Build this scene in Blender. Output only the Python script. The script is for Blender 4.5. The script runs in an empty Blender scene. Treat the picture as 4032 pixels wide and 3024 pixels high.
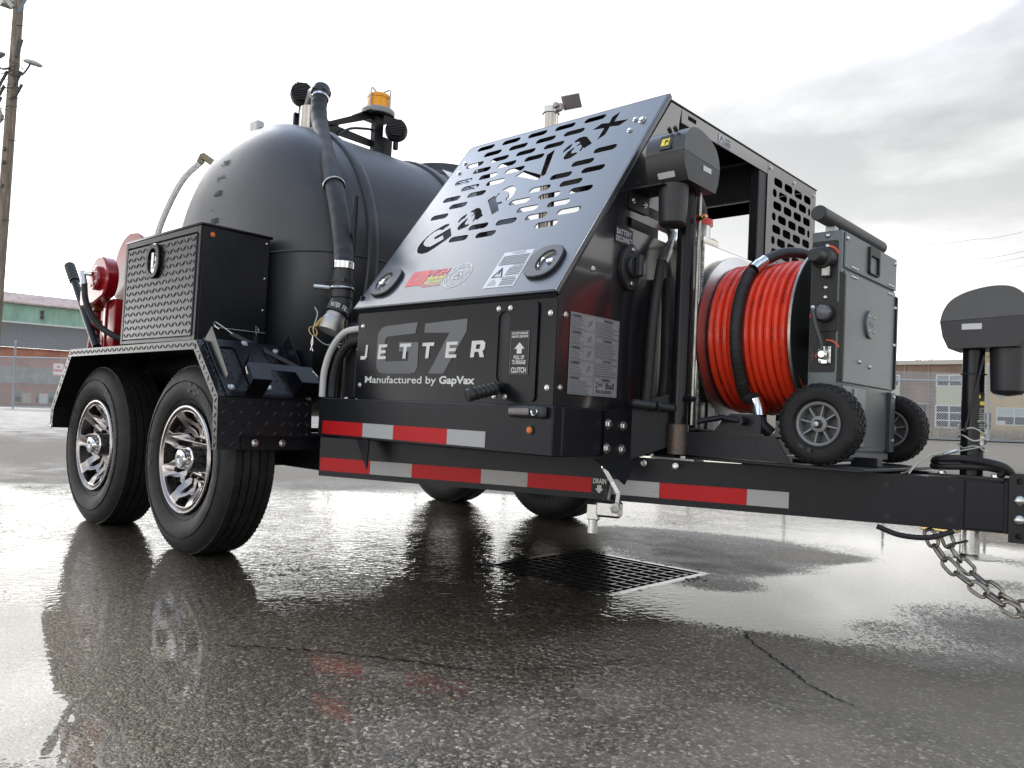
import bpy, bmesh, math, random
import numpy as np
from mathutils import Vector as V, Matrix

random.seed(7); np.random.seed(7)
sc = bpy.context.scene
col = sc.collection
PI = math.pi

# ------------------------------------------------------------------ camera
CAM = V((1.4918, -1.8121, 0.6196))
RIGHT = V((0.73792753, 0.67308772, 0.04915162)); DOWN = V((0.00883117, 0.06319339, -0.99796223)); FWD = V((-0.67482218, 0.73685787, 0.04068799))
cd = bpy.data.cameras.new('camera'); cam = bpy.data.objects.new('camera', cd); col.objects.link(cam)
mw = Matrix((( RIGHT.x, -DOWN.x, -FWD.x, CAM.x), (RIGHT.y, -DOWN.y, -FWD.y, CAM.y), (RIGHT.z, -DOWN.z, -FWD.z, CAM.z), (0, 0, 0, 1)))
cam.matrix_world = mw
cd.sensor_width = 36.0; cd.lens = 36.0 * 3120.0 / 4032.0; cd.clip_start = 0.02; cd.clip_end = 600
sc.camera = cam

# ------------------------------------------------------------------ world, sun, exposure
SUN = V((-0.83, 0.12, 0.54)).normalized()
w = bpy.data.worlds.new('World'); sc.world = w; w.use_nodes = True
nt = w.node_tree; nt.nodes.clear()
def N(t, typ, **kw):
    n = t.nodes.new(typ)
    for k, v in kw.items():
        if k.startswith('i_'):
            n.inputs[k[2:].replace('_', ' ')].default_value = v
        else:
            setattr(n, k, v)
    return n
def L(t, a, b): t.links.new(a, b)
def MATH(t, op, a, b=None, c=None, clamp=False):
    n = t.nodes.new('ShaderNodeMath'); n.operation = op; n.use_clamp = clamp
    for i, x in enumerate((a, b, c)):
        if x is None: continue
        if isinstance(x, (int, float)): n.inputs[i].default_value = x
        else: t.links.new(x, n.inputs[i])
    return n.outputs[0]
def RAMP(t, fac, stops):
    n = t.nodes.new('ShaderNodeValToRGB'); t.links.new(fac, n.inputs[0])
    cr = n.color_ramp
    while len(cr.elements) < len(stops): cr.elements.new(0.5)
    for e, (p, c) in zip(cr.elements, stops):
        e.position = p; e.color = (c[0], c[1], c[2], 1)
    return n.outputs[0]
sky = N(nt, 'ShaderNodeTexSky'); sky.sky_type = 'NISHITA'; sky.sun_disc = False
sky.sun_elevation = math.asin(SUN.z); sky.sun_rotation = math.atan2(SUN.x, SUN.y); sky.dust_density = 3.0
tc = N(nt, 'ShaderNodeTexCoord')
sz = N(nt, 'ShaderNodeSeparateXYZ'); L(nt, tc.outputs['Generated'], sz.inputs[0])
mp = N(nt, 'ShaderNodeMapping'); mp.inputs['Scale'].default_value = (1.0, 1.0, 2.4); mp.inputs['Location'].default_value = (4.4, 12.0, 2.0); L(nt, tc.outputs['Generated'], mp.inputs[0])
n1 = N(nt, 'ShaderNodeTexNoise', i_Scale=1.35, i_Detail=7.0, i_Roughness=0.52, i_Distortion=0.25); L(nt, mp.outputs[0], n1.inputs['Vector'])
dot = N(nt, 'ShaderNodeVectorMath', operation='DOT_PRODUCT'); L(nt, tc.outputs['Generated'], dot.inputs[0]); dot.inputs[1].default_value = SUN
lobe = MATH(nt, 'POWER', MATH(nt, 'MULTIPLY_ADD', dot.outputs['Value'], 0.5, 0.5, clamp=True), 7.0)    # glow of the veiled sun
band = MATH(nt, 'POWER', MATH(nt, 'SUBTRACT', 1.0, MATH(nt, 'ABSOLUTE', sz.outputs[2]), clamp=True), 6.0)        # bright overcast horizon
cl = RAMP(nt, n1.outputs['Fac'], [(0.40, (0.30, 0.305, 0.31)), (0.49, (0.46, 0.465, 0.47)), (0.66, (1.35, 1.35, 1.35))])
lum = MATH(nt, 'MULTIPLY_ADD', lobe, 2.3, 1.55)
cloud = N(nt, 'ShaderNodeVectorMath', operation='SCALE'); L(nt, cl, cloud.inputs[0]); L(nt, lum, cloud.inputs['Scale'])
tint = RAMP(nt, sz.outputs[2], [(0.36, (1, 1, 1)), (0.75, (0.76, 0.92, 1.20))])
hzv = N(nt, 'ShaderNodeVectorMath', operation='SCALE'); hzv.inputs[0].default_value = (1.03, 1.0, 0.94); L(nt, MATH(nt, 'MULTIPLY', band, 3.0), hzv.inputs['Scale'])
clh = RAMP(nt, n1.outputs['Fac'], [(0.38, (0.50, 0.50, 0.50)), (0.60, (1.10, 1.10, 1.10))])
hzm = N(nt, 'ShaderNodeMixRGB', blend_type='MULTIPLY'); hzm.inputs[0].default_value = 1.0; L(nt, hzv.outputs[0], hzm.inputs[1]); L(nt, clh, hzm.inputs[2]); hz = hzm.outputs[0]
ct = N(nt, 'ShaderNodeMixRGB', blend_type='MULTIPLY'); ct.inputs[0].default_value = 1.0; L(nt, cloud.outputs[0], ct.inputs[1]); L(nt, tint, ct.inputs[2])
ch = N(nt, 'ShaderNodeMixRGB', blend_type='ADD'); ch.inputs[0].default_value = 1.0; L(nt, ct.outputs[0], ch.inputs[1]); L(nt, hz, ch.inputs[2])
skys = N(nt, 'ShaderNodeVectorMath', operation='SCALE'); L(nt, sky.outputs[0], skys.inputs[0]); skys.inputs['Scale'].default_value = 0.10
mx = N(nt, 'ShaderNodeMixRGB'); mx.inputs[0].default_value = 0.92; L(nt, skys.outputs[0], mx.inputs[1]); L(nt, ch.outputs[0], mx.inputs[2])
bg = N(nt, 'ShaderNodeBackground'); bg.inputs[1].default_value = 1.0; L(nt, mx.outputs[0], bg.inputs[0])
wo = N(nt, 'ShaderNodeOutputWorld'); L(nt, bg.outputs[0], wo.inputs[0])
sd = bpy.data.lights.new('sun', 'SUN'); sd.energy = 1.0; sd.angle = math.radians(18); sd.color = (1.0, 0.96, 0.9)
so = bpy.data.objects.new('sun', sd); col.objects.link(so); so.rotation_euler = SUN.to_track_quat('Z', 'Y').to_euler()
vs = sc.view_settings; vs.view_transform = 'Standard'; vs.look = 'None'; vs.exposure = 0.0; vs.gamma = 1.0; vs.use_curve_mapping = False
sc.cycles.use_denoising = True
sc.cycles.max_bounces = 5; sc.cycles.diffuse_bounces = 2; sc.cycles.glossy_bounces = 4; sc.cycles.transparent_max_bounces = 6; sc.cycles.caustics_reflective = False; sc.cycles.caustics_refractive = False

# ------------------------------------------------------------------ mesh helpers
WM = {}
def world(o): return WM.get(o.name, Matrix.Identity(4))
def link(name, me, mt=None, parent=None, M=None, smooth=True, ang=32):
    o = bpy.data.objects.new(name, me); col.objects.link(o)
    M = M.copy() if M is not None else Matrix.Identity(4)
    if parent is not None:
        o.parent = parent; o.matrix_parent_inverse = world(parent).inverted()
    o.matrix_basis = M; WM[o.name] = M
    if mt is not None and me is not None and len(me.materials) == 0: me.materials.append(mt)
    return o
def empty(name, loc, parent=None, M=None):
    o = bpy.data.objects.new(name, None); col.objects.link(o); o.empty_display_size = 0.1
    M = M if M is not None else Matrix.Translation(V(loc))
    if parent is not None:
        o.parent = parent; o.matrix_parent_inverse = world(parent).inverted()
    o.matrix_basis = M; WM[o.name] = M
    return o
def tag(o, label=None, cat=None, group=None, kind=None):
    if label: o['label'] = label
    if cat: o['category'] = cat
    if group: o['group'] = group
    if kind: o['kind'] = kind
    return o
def fr(o, ex, ey):
    ex = V(ex).normalized(); ey = V(ey); ey = (ey - ex * ey.dot(ex)).normalized(); ez = ex.cross(ey); o = V(o)
    return Matrix(((ex.x, ey.x, ez.x, o.x), (ex.y, ey.y, ez.y, o.y), (ex.z, ey.z, ez.z, o.z), (0, 0, 0, 1)))
def axm(o, axis):
    z = V(axis).normalized(); t = V((0, 0, 1)) if abs(z.z) < 0.9 else V((1, 0, 0))
    x = t.cross(z).normalized(); return fr(o, x, z.cross(x))
class MB:
    def __init__(s): s.bm = bmesh.new()
    def box(s, lo, hi, bev=0.0, M=None, seg=1):
        lo = V(lo); hi = V(hi)
        r = bmesh.ops.create_cube(s.bm, size=1.0)
        d = hi - lo; c = (hi + lo) / 2
        T = Matrix.Translation(c) @ Matrix.Diagonal((abs(d.x), abs(d.y), abs(d.z), 1))
        bmesh.ops.transform(s.bm, matrix=T, verts=r['verts'])
        vs_ = r['verts']
        if bev > 0:
            es = list({e for v in vs_ for e in v.link_edges})
            q = bmesh.ops.bevel(s.bm, geom=es, offset=bev, segments=seg, affect='EDGES', profile=0.5)
            vs_ = list({v for f in q['faces'] for v in f.verts} | {v for v in vs_ if v.is_valid})
        if M is not None: bmesh.ops.transform(s.bm, matrix=M, verts=vs_)
        return s
    def raw(s, vs_, fs, M=None):
        b = [s.bm.verts.new((M @ V(v)) if M is not None else V(v)) for v in vs_]
        for f in fs:
            try: s.bm.faces.new([b[i] for i in f])
            except ValueError: pass
        return s
    def lathe(s, prof, o=(0, 0, 0), axis=(0, 0, 1), n=24, a0=0.0, a1=2 * PI, closed=False):
        M = axm(o, axis); full = abs(a1 - a0 - 2 * PI) < 1e-6; k = n if full else n + 1
        vs_ = []; fs = []
        for i in range(k):
            a = a0 + (a1 - a0) * i / n; c, q = math.cos(a), math.sin(a)
            for r, h in prof: vs_.append((r * c, r * q, h))
        m = len(prof)
        for i in range(n):
            j = (i + 1) % k
            for t in range(m if closed else m - 1):
                u = (t + 1) % m
                fs.append((i * m + t, j * m + t, j * m + u, i * m + u))
        s.raw(vs_, fs, M); return s
    def cyl(s, p0, p1, r, r2=None, n=16, cap=True):
        p0 = V(p0); p1 = V(p1); h = (p1 - p0).length; r2 = r if r2 is None else r2
        e = 1e-5
        prof = [(r, 0), (r2, h)]
        if cap: prof = [(e, 0)] + prof + [(e, h)]
        return s.lathe(prof, p0, p1 - p0, n)
    def ccyl(s, p0, p1, r, ch=0.003, n=20):
        p0 = V(p0); p1 = V(p1); h = (p1 - p0).length
        return s.lathe([(1e-5, 0), (r - ch, 0), (r, ch), (r, h - ch), (r - ch, h), (1e-5, h)], p0, p1 - p0, n)
    def tube(s, pts, r, n=8, cap=True, closed=False, rz=None):
        pts = [V(p) for p in pts]; m = len(pts); vs_ = []; fs = []
        def tan(i):
            if closed: return (pts[(i + 1) % m] - pts[i - 1]).normalized()
            return (pts[min(i + 1, m - 1)] - pts[max(i - 1, 0)]).normalized()
        t0 = tan(0); up = V((0, 0, 1)) if abs(t0.z) < 0.9 else V((1, 0, 0)); x = t0.cross(up).normalized()
        for i in range(m):
            t = tan(i); x = (x - t * x.dot(t)).normalized(); y = t.cross(x)
            ri = r(i / (m - 1)) if callable(r) else r
            for k in range(n):
                a = 2 * PI * k / n
                vs_.append(pts[i] + x * (math.cos(a) * ri) + y * (math.sin(a) * (ri if rz is None else rz)))
        for i in range(m if closed else m - 1):
            j = (i + 1) % m
            for k in range(n):
                q = (k + 1) % n
                fs.append((i * n + k, i * n + q, j * n + q, j * n + k))
        if cap and not closed:
            fs.append(tuple(range(n))[::-1]); fs.append(tuple((m - 1) * n + k for k in range(n)))
        return s.raw(vs_, fs)
    def prism(s, poly, ext):
        poly = [V(p) for p in poly]; ext = V(ext); n = len(poly)
        vs_ = poly + [p + ext for p in poly]
        fs = [tuple(range(n))[::-1], tuple(range(n, 2 * n))] + [(i, (i + 1) % n, n + (i + 1) % n, n + i) for i in range(n)]
        return s.raw(vs_, fs)
    def mesh(s, name, mt=None, smooth=True, ang=32, bev=0.0):
        bm = s.bm
        if bev > 0:
            es = [e for e in bm.edges if len(e.link_faces) == 2 and e.calc_face_angle(0) > 0.6]
            bmesh.ops.bevel(bm, geom=es, offset=bev, segments=1, affect='EDGES')
        bmesh.ops.recalc_face_normals(bm, faces=bm.faces)
        me = bpy.data.meshes.new(name); bm.to_mesh(me); bm.free()
        if mt is not None: me.materials.append(mt)
        finish(me, smooth, ang); return me
    def build(s, name, mt, parent=None, M=None, smooth=True, ang=32, bev=0.0):
        return link(name, s.mesh(name, mt, smooth, ang, bev), mt, parent, M)
def finish(me, smooth=True, ang=32):
    if smooth and len(me.polygons):
        me.polygons.foreach_set('use_smooth', [True] * len(me.polygons))
        try: me.set_sharp_from_angle(angle=math.radians(ang))
        except Exception: pass
    me.update()
def arc(c, r, a0, a1, n): return [(c[0] + r * math.cos(a0 + (a1 - a0) * i / n), c[1] + r * math.sin(a0 + (a1 - a0) * i / n)) for i in range(n + 1)]
def rrect(x0, y0, x1, y1, r, n=5):
    p = []
    for cx, cy, a in ((x1 - r, y1 - r, 0), (x0 + r, y1 - r, PI / 2), (x0 + r, y0 + r, PI), (x1 - r, y0 + r, 1.5 * PI)):
        p += arc((cx, cy), r, a, a + PI / 2, n)
    return p
def slot(cx, cy, w_, h, n=6): return rrect(cx - w_ / 2, cy - h / 2, cx + w_ / 2, cy + h / 2, h / 2 * 0.98, n)
def plate2d(name, outer, holes, th, M, mt, parent, bevel=0.0):
    """a flat sheet with cut-outs: polygon with holes, th thick, local XY placed by M"""
    cu = bpy.data.curves.new(name, 'CURVE'); cu.dimensions = '2D'; cu.fill_mode = 'BOTH'; cu.extrude = th / 2
    if bevel: cu.bevel_depth = bevel; cu.bevel_resolution = 0; cu.offset = -bevel
    for poly in [outer] + list(holes):
        sp = cu.splines.new('POLY'); sp.points.add(len(poly) - 1)
        for p, q in zip(sp.points, poly): p.co = (q[0], q[1], 0, 1)
        sp.use_cyclic_u = True
    ob = bpy.data.objects.new(name, cu); me = bpy.data.meshes.new_from_object(ob)
    bpy.data.objects.remove(ob); bpy.data.curves.remove(cu)
    me.name = name; me.materials.clear(); me.materials.append(mt); me.transform(Matrix.Translation((0, 0, th / 2))); finish(me, True, 25)
    return link(name, me, mt, parent, M)
def text_mesh(s, w_=None, h=None, bold=0.0, shear=0.0, ext=0.0006, spacing=1.0, cx=False):
    cu = bpy.data.curves.new('lettering', 'FONT'); cu.body = s; cu.size = 1.0; cu.offset = bold; cu.shear = shear; cu.extrude = 0.0; cu.space_character = spacing; cu.resolution_u = 3
    ob = bpy.data.objects.new('lettering', cu); me = bpy.data.meshes.new_from_object(ob)
    bpy.data.objects.remove(ob); bpy.data.curves.remove(cu)
    me.materials.clear()
    co = np.array([v.co[:] for v in me.vertices]) if len(me.vertices) else np.zeros((1, 3))
    mn = co.min(0); mxx = co.max(0); dx, dy = mxx[0] - mn[0], mxx[1] - mn[1]
    sx = w_ / dx if w_ else (h / dy); sy = h / dy if h else sx
    T = Matrix.Diagonal((sx, sy, 1, 1)) @ Matrix.Translation((-mn[0] - (dx / 2 if cx else 0), -mn[1], 0))
    me.transform(T); me.name = 'lettering'; me.update(); return me
def text(s, M, mt, parent, w_=None, h=None, bold=0.0, shear=0.0, spacing=1.0, cx=False, name='lettering', z=0.0009):
    me = text_mesh(s, w_, h, bold, shear, spacing=spacing, cx=cx)
    return link(name, me, mt, parent, M @ Matrix.Translation((0, 0, z)))
def flat(name, poly, M, mt, parent, z=0.0006, th=0.0):
    me = bpy.data.meshes.new(name); n = len(poly)
    me.from_pydata([(p[0], p[1], z) for p in poly], [], [tuple(range(n))]); me.materials.append(mt); me.update()
    return link(name, me, mt, parent, M)
def flats(name, polys, M, mt, parent, z=0.0008):
    me = bpy.data.meshes.new(name); vs_ = []; fs = []
    for poly in polys:
        k = len(vs_); vs_ += [(p[0], p[1], z) for p in poly]; fs.append(tuple(range(k, k + len(poly))))
    me.from_pydata(vs_, [], fs); me.materials.append(mt); me.update(); return link(name, me, mt, parent, M)
def rect(x0, y0, x1, y1): return [(x0, y0), (x1, y0), (x1, y1), (x0, y1)]
def ring(cx, cy, r0, r1, n=32):
    return [[(cx + r * math.cos(a), cy + r * math.sin(a)) for r, a in ((r0, 2 * PI * i / n), (r1, 2 * PI * i / n), (r1, 2 * PI * (i + 1) / n), (r0, 2 * PI * (i + 1) / n))] for i in range(n)]
def spline(pts, n=10):
    P = [V(p) for p in pts]; P = [P[0] * 2 - P[1]] + P + [P[-1] * 2 - P[-2]]; out = []
    for i in range(1, len(P) - 2):
        for k in range(n):
            t = k / n; a, b, c, d = P[i - 1:i + 3]
            out.append(0.5 * ((2 * b) + (c - a) * t + (2 * a - 5 * b + 4 * c - d) * t * t + (3 * b - a - 3 * c + d) * t ** 3))
    out.append(P[-2]); return out

# ------------------------------------------------------------------ materials
def pm(name, c, rough=0.5, metal=0.0, spec=0.5, var=0.0, vs=6.0, bump=0.0, bs=200.0, coat=0.0, rvar=0.0, trans=0.0, dirt=0.0, dc=(0.12, 0.10, 0.08), ds=9.0, stretch=None):
    m = bpy.data.materials.new(name); m.use_nodes = True; t = m.node_tree; b = t.nodes['Principled BSDF']
    b.inputs['Base Color'].default_value = (*c, 1); b.inputs['Roughness'].default_value = rough; b.inputs['Metallic'].default_value = metal
    b.inputs['Specular IOR Level'].default_value = spec; b.inputs['Coat Weight'].default_value = coat; b.inputs['Coat Roughness'].default_value = 0.08
    b.inputs['Transmission Weight'].default_value = trans
    co = None
    if var or bump or rvar or dirt:
        tcn = t.nodes.new('ShaderNodeTexCoord'); co = tcn.outputs['Object']
        if stretch:
            mpn = t.nodes.new('ShaderNodeMapping'); mpn.inputs['Scale'].default_value = stretch; t.links.new(co, mpn.inputs[0]); co = mpn.outputs[0]
    src = None
    if var:
        nz = N(t, 'ShaderNodeTexNoise', i_Scale=vs, i_Detail=6.0, i_Roughness=0.6); L(t, co, nz.inputs['Vector'])
        src = RAMP(t, nz.outputs['Fac'], [(0.3, [x * (1 - var) for x in c]), (0.7, [min(1, x * (1 + var)) for x in c])])
    if dirt:
        nz = N(t, 'ShaderNodeTexNoise', i_Scale=ds, i_Detail=8.0, i_Roughness=0.7); L(t, co, nz.inputs['Vector'])
        f = MATH(t, 'MULTIPLY', MATH(t, 'SUBTRACT', nz.outputs['Fac'], 0.47), 5.0 * dirt, clamp=True)
        mm = t.nodes.new('ShaderNodeMixRGB'); t.links.new(f, mm.inputs[0]); mm.inputs[2].default_value = (*dc, 1)
        if src is not None: t.links.new(src, mm.inputs[1])
        else: mm.inputs[1].default_value = (*c, 1)
        src = mm.outputs[0]
    if src is not None: t.links.new(src, b.inputs['Base Color'])
    if rvar:
        nz = N(t, 'ShaderNodeTexNoise', i_Scale=vs * 2.3, i_Detail=7.0, i_Roughness=0.65); L(t, co, nz.inputs['Vector'])
        L(t, MATH(t, 'MULTIPLY_ADD', nz.outputs['Fac'], rvar * 2, rough - rvar, clamp=True), b.inputs['Roughness'])
    if bump:
        nz = N(t, 'ShaderNodeTexNoise', i_Scale=bs, i_Detail=3.0); L(t, co, nz.inputs['Vector'])
        bn = N(t, 'ShaderNodeBump', i_Strength=bump, i_Distance=0.002); L(t, nz.outputs['Fac'], bn.inputs['Height']); L(t, bn.outputs[0], b.inputs['Normal'])
    return m
BLK = pm('black_powder_coat', (0.009, 0.010, 0.014), 0.36, spec=0.28, bump=0.05, bs=420, rvar=0.07, vs=5, dirt=0.10, dc=(0.05, 0.048, 0.045), ds=24)
BLKG = pm('gloss_black_paint', (0.008, 0.0085, 0.012), 0.2, spec=0.22, bump=0.02, bs=300, rvar=0.05, vs=4)
HOODM = pm('hood_paint', (0.027, 0.029, 0.034), 0.30, spec=0.75, bump=0.03, bs=420, rvar=0.05, vs=3)
BLKS = pm('satin_black_sheet', (0.010, 0.011, 0.014), 0.40, spec=0.3, bump=0.05, bs=350, rvar=0.08, vs=5)
BLKF = pm('glossy_front_sheet', (0.012, 0.0125, 0.015), 0.24, spec=0.9, bump=0.03, bs=350, rvar=0.05, vs=5, coat=1.0)
PLAS = pm('black_plastic', (0.022, 0.023, 0.026), 0.45, spec=0.5, bump=0.08, bs=700, rvar=0.06)
PLAS_SHEEN = pm('sheen_black_plastic', (0.034, 0.038, 0.042), 0.36, spec=0.6, bump=0.06, bs=600, rvar=0.06)  # same jack plastic, base colour lightened to carry the upper half's reflection
RUB = pm('tyre_rubber', (0.012, 0.012, 0.013), 0.58, spec=0.3, bump=0.1, bs=300, rvar=0.1, vs=8, dirt=0.55, dc=(0.038, 0.032, 0.026), ds=22)
RUBL = pm('tyre_letter_rubber', (0.06, 0.061, 0.064), 0.6, spec=0.3)
HOSEB = pm('black_hose_rubber', (0.02, 0.02, 0.021), 0.55, spec=0.4, bump=0.2, bs=150, var=0.3, vs=20)
POLY = pm('tank_polyethylene', (0.035, 0.038, 0.045), 0.42, spec=0.5, bump=0.06, bs=90, rvar=0.08, vs=3, var=0.12)
POLYM = pm('tank_mark', (0.008, 0.008, 0.010), 0.7, spec=0.3)
ZINC = pm('zinc_plated_steel', (0.62, 0.62, 0.60), 0.28, 1.0, bump=0.05, bs=300, rvar=0.08, vs=30)
STEEL = pm('bare_steel', (0.34, 0.34, 0.32), 0.38, 1.0, var=0.25, vs=25, rvar=0.1)
CHROME = pm('chrome', (0.82, 0.82, 0.82), 0.07, 1.0)
MACH = pm('machined_alloy', (0.42, 0.39, 0.38), 0.28, 1.0, rvar=0.05, vs=20)
ALU = pm('mill_aluminium', (0.84, 0.81, 0.74), 0.22, 1.0, var=0.04, vs=4, rvar=0.06, bump=0.02, bs=40, stretch=(1, 1, 6))
ALUW = pm('weld_aluminium', (0.55, 0.54, 0.52), 0.45, 1.0, bump=0.5, bs=400)
STAIN = pm('polished_exhaust_steel', (0.62, 0.57, 0.52), 0.18, 1.0, var=0.15, vs=6, rvar=0.06)
BRASS = pm('brass', (0.55, 0.38, 0.14), 0.3, 1.0, var=0.2, vs=40)
GOLDB = pm('yellow_zinc', (0.62, 0.48, 0.22), 0.3, 1.0, var=0.15, vs=40)
CASTAL = pm('cast_aluminium', (0.52, 0.50, 0.47), 0.5, 0.9, bump=0.3, bs=300)
GREYP = pm('cart_grey_paint', (0.125, 0.148, 0.155), 0.36, spec=0.5, bump=0.06, bs=600, rvar=0.05, vs=6)
GREYD = pm('cart_dark_grey', (0.05, 0.06, 0.068), 0.4, spec=0.5, bump=0.05, bs=600)
PANEL = pm('control_panel_black', (0.013, 0.013, 0.014), 0.5, spec=0.4)
ORNG = pm('orange_print', (0.75, 0.10, 0.04), 0.5)
HOSER = pm('red_hose_jacket', (0.80, 0.050, 0.018), 0.26, spec=0.5, var=0.12, vs=12, rvar=0.08, bump=0.04, bs=90)
REDP = pm('red_gloss_paint', (0.30, 0.006, 0.010), 0.16, spec=0.5, coat=0.6, rvar=0.03)
REDC = pm('red_cap', (0.65, 0.02, 0.02), 0.35)
WHITEP = pm('white_vinyl', (0.72, 0.72, 0.70), 0.5)
SILV = pm('silver_vinyl', (0.30, 0.31, 0.33), 0.45, metal=0.0)
STICK = pm('silver_decal', (0.27, 0.27, 0.28), 0.45, var=0.1, vs=12)
STICKL = pm('pale_decal', (0.52, 0.54, 0.57), 0.45)
INK = pm('black_ink', (0.02, 0.02, 0.022), 0.6)
GREYINK = pm('dark_grey_decal', (0.10, 0.115, 0.135), 0.5)
REDV = pm('red_vinyl', (0.62, 0.03, 0.03), 0.45)
YELV = pm('yellow_vinyl', (0.75, 0.62, 0.03), 0.45)
G7G = pm('grey_vinyl', (0.125, 0.13, 0.14), 0.45)
AMB = pm('amber_lens', (1.0, 0.40, 0.003), 0.2, trans=0.12, spec=0.5, bump=0.4, bs=120, stretch=(0.2, 0.2, 6))
AMBS = pm('amber_marker', (0.75, 0.17, 0.005), 0.2, bump=0.5, bs=200)
LED = pm('clear_led_lens', (0.20, 0.17, 0.17), 0.25, bump=0.4, bs=150)
LENSW = pm('frosted_lens', (0.62, 0.62, 0.62), 0.4)
GALV = pm('galvanised_steel', (0.42, 0.44, 0.46), 0.45, 0.6, var=0.15, vs=10)
GREYL = pm('light_grey_plastic', (0.28, 0.29, 0.30), 0.45, spec=0.5)
CLEARH = pm('translucent_hose', (0.74, 0.75, 0.75), 0.3, trans=0.2, spec=0.5)
WIREM = pm('dark_wire', (0.03, 0.03, 0.033), 0.5)
CABLE = pm('plastic_coated_cable', (0.50, 0.52, 0.44), 0.35, 0.4)
LENSCL = pm('clear_plastic', (0.6, 0.6, 0.58), 0.15, trans=0.6)
RUSTP = pm('rubbed_steel', (0.10, 0.09, 0.085), 0.45, 0.6, dirt=0.9, dc=(0.22, 0.11, 0.05), ds=60)
HAND = pm('wheel_grey', (0.24, 0.25, 0.26), 0.4)
CHAINM = pm('chain_steel', (0.30, 0.27, 0.24), 0.36, 1.0, var=0.3, vs=80, rvar=0.1)
def tape_mat(name, c, cell):
    m = pm(name, c, 0.45, spec=0.3); t = m.node_tree; b = t.nodes['Principled BSDF']
    tcn = N(t, 'ShaderNodeTexCoord'); vo = N(t, 'ShaderNodeTexVoronoi', i_Scale=210.0, feature='DISTANCE_TO_EDGE'); vo.inputs['Randomness'].default_value = 0.15
    L(t, tcn.outputs['Object'], vo.inputs['Vector'])
    src = RAMP(t, vo.outputs['Distance'], [(0.03, [x * cell for x in c]), (0.12, c)])
    L(t, src, b.inputs['Base Color']); return m
TAPER = tape_mat('red_reflective_tape', (0.55, 0.010, 0.014), 0.85)
TAPEW = tape_mat('white_reflective_tape', (0.50, 0.50, 0.50), 0.62)

# ------------------------------------------------------------------ ground: level lot that falls to a drain
# (x, y, standing water depth index, how choppy the water is)
WET = np.array([(-1.62,-0.91,1.0,0.6),(-0.81,-1.14,1.0,0.3),(-0.41,-1.25,1.0,0.25),(-0.15,-1.26,1.0,0.15),(-2.44,-0.64,1.0,0.9),(-3.2,-0.42,0.8,0.8),(-1.27,-0.76,0.7,0.9),(-0.52,-1.11,1.0,0.3),(-0.06,-1.24,1.0,0.12),(0.3,0.82,1.0,0.15),(0.35,1.37,1.0,0.1),(0.33,2.05,1.0,0.1),(0.38,2.7,1.0,0.1),(0.39,3.46,0.9,0.15),(0.41,0.97,1.0,0.12),(0.2,0.74,0.7,0.4),(0.04,0.66,0.5,0.8),(-0.13,3.11,0.8,0.3),(0.66,2.44,0.35,0.3),(-0.71,2.99,0.8,0.6),(-1.19,2.56,0.6,1.0),(-1.58,2.29,0.6,1.0),(-1.33,-0.47,0.5,0.8),(-0.73,-0.59,0.45,0.5),(-0.36,-0.92,0.5,0.35),(-0.12,-1.13,0.6,0.15),(-0.13,-0.91,0.3,0.3),(-1.25,0.13,0.55,1.0),(-2.23,0.64,0.7,1.0),(-2.35,0.41,0.7,1.0),(-1.76,1.34,0.7,1.0),(-1.68,0.73,0.7,1.0),(-0.82,0.3,0.5,1.0),(-0.54,0.3,0.55,1.0),(-0.17,-0.08,0.4,0.9),(-0.47,-0.23,0.35,0.6),(-0.16,-0.66,0.2,0.5),(0.08,-0.65,0.02,0.5),(0.14,-0.92,0.05,0.3),(0.17,-1.07,0.2,0.2),(-0.01,-1.35,-0.1,0.3),(0.16,-0.41,0.0,0.5),(0.33,-0.79,-0.3,0.4),(0.19,-0.04,-0.15,0.5),(0.19,0.2,-0.1,0.5),(0.32,0.34,-0.15,0.4),(-0.85,2.02,-0.15,0.4),(-0.51,1.96,-0.3,0.4),(-0.16,2.1,-0.5,0.4),(0.02,2.13,-0.35,0.4),(-0.15,1.52,-0.3,0.4),(-0.97,1.9,-0.1,0.5),(-0.01,2.5,0.05,0.3),(0.79,2.16,-0.12,0.3),(0.68,2.92,-0.1,0.3),(0.52,0.34,-0.6,0.4),(0.64,0.9,-0.12,0.3),(0.73,1.29,-0.1,0.3),(0.91,1.2,-0.4,0.3),(0.86,0.31,-0.9,0.3),(1.08,0.31,-1.0,0.3),(0.83,-0.21,-0.75,0.3),(0.62,-0.25,-0.5,0.3),(0.96,-0.17,-0.9,0.3),(0.55,-0.53,-0.4,0.3),(0.88,-0.05,-0.55,0.3),(-4.8,0.93,-0.9,0.5),(-4.71,2.25,-0.9,0.5),(-7.79,0.9,-1.0,0.5),(-3.09,3.2,-0.6,0.5),(-4.1,-0.16,0.1,0.5),(-3.59,0.57,0.05,0.7),(-3.16,1.45,0.05,0.8),(-2.6,2.4,0.1,0.8),(-1.73,3.44,0.1,0.7),(-0.59,4.47,0.2,0.5),(0.26,4.44,0.2,0.4),(-5.02,0.1,-0.7,0.5),(-1.29,5.88,-0.6,0.5),(-0.15,6.52,-0.6,0.5),(-2.48,15.97,-1.0,0.5),(-3.84,1.93,-0.5,0.5),(-0.13,0.68,0.1,0.8),(-0.01,0.28,0.25,0.9),(-0.15,0.2,0.35,0.9),(0.03,1.06,-0.12,0.5),(-0.9,0.67,0.35,1.0),
 (1.6,-0.6,-1.0,0.3),(1.5,0.8,-0.8,0.3),(2.5,2.0,-1.0,0.3),(0.6,-1.6,-0.4,0.3),(-1.5,-2.6,0.2,0.3),(-3.5,-2.2,-0.3,0.3),(-6,-1.5,-0.8,0.5),(2.0,6.0,-1.0,0.5),(-5,6,-1,0.5)])
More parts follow.
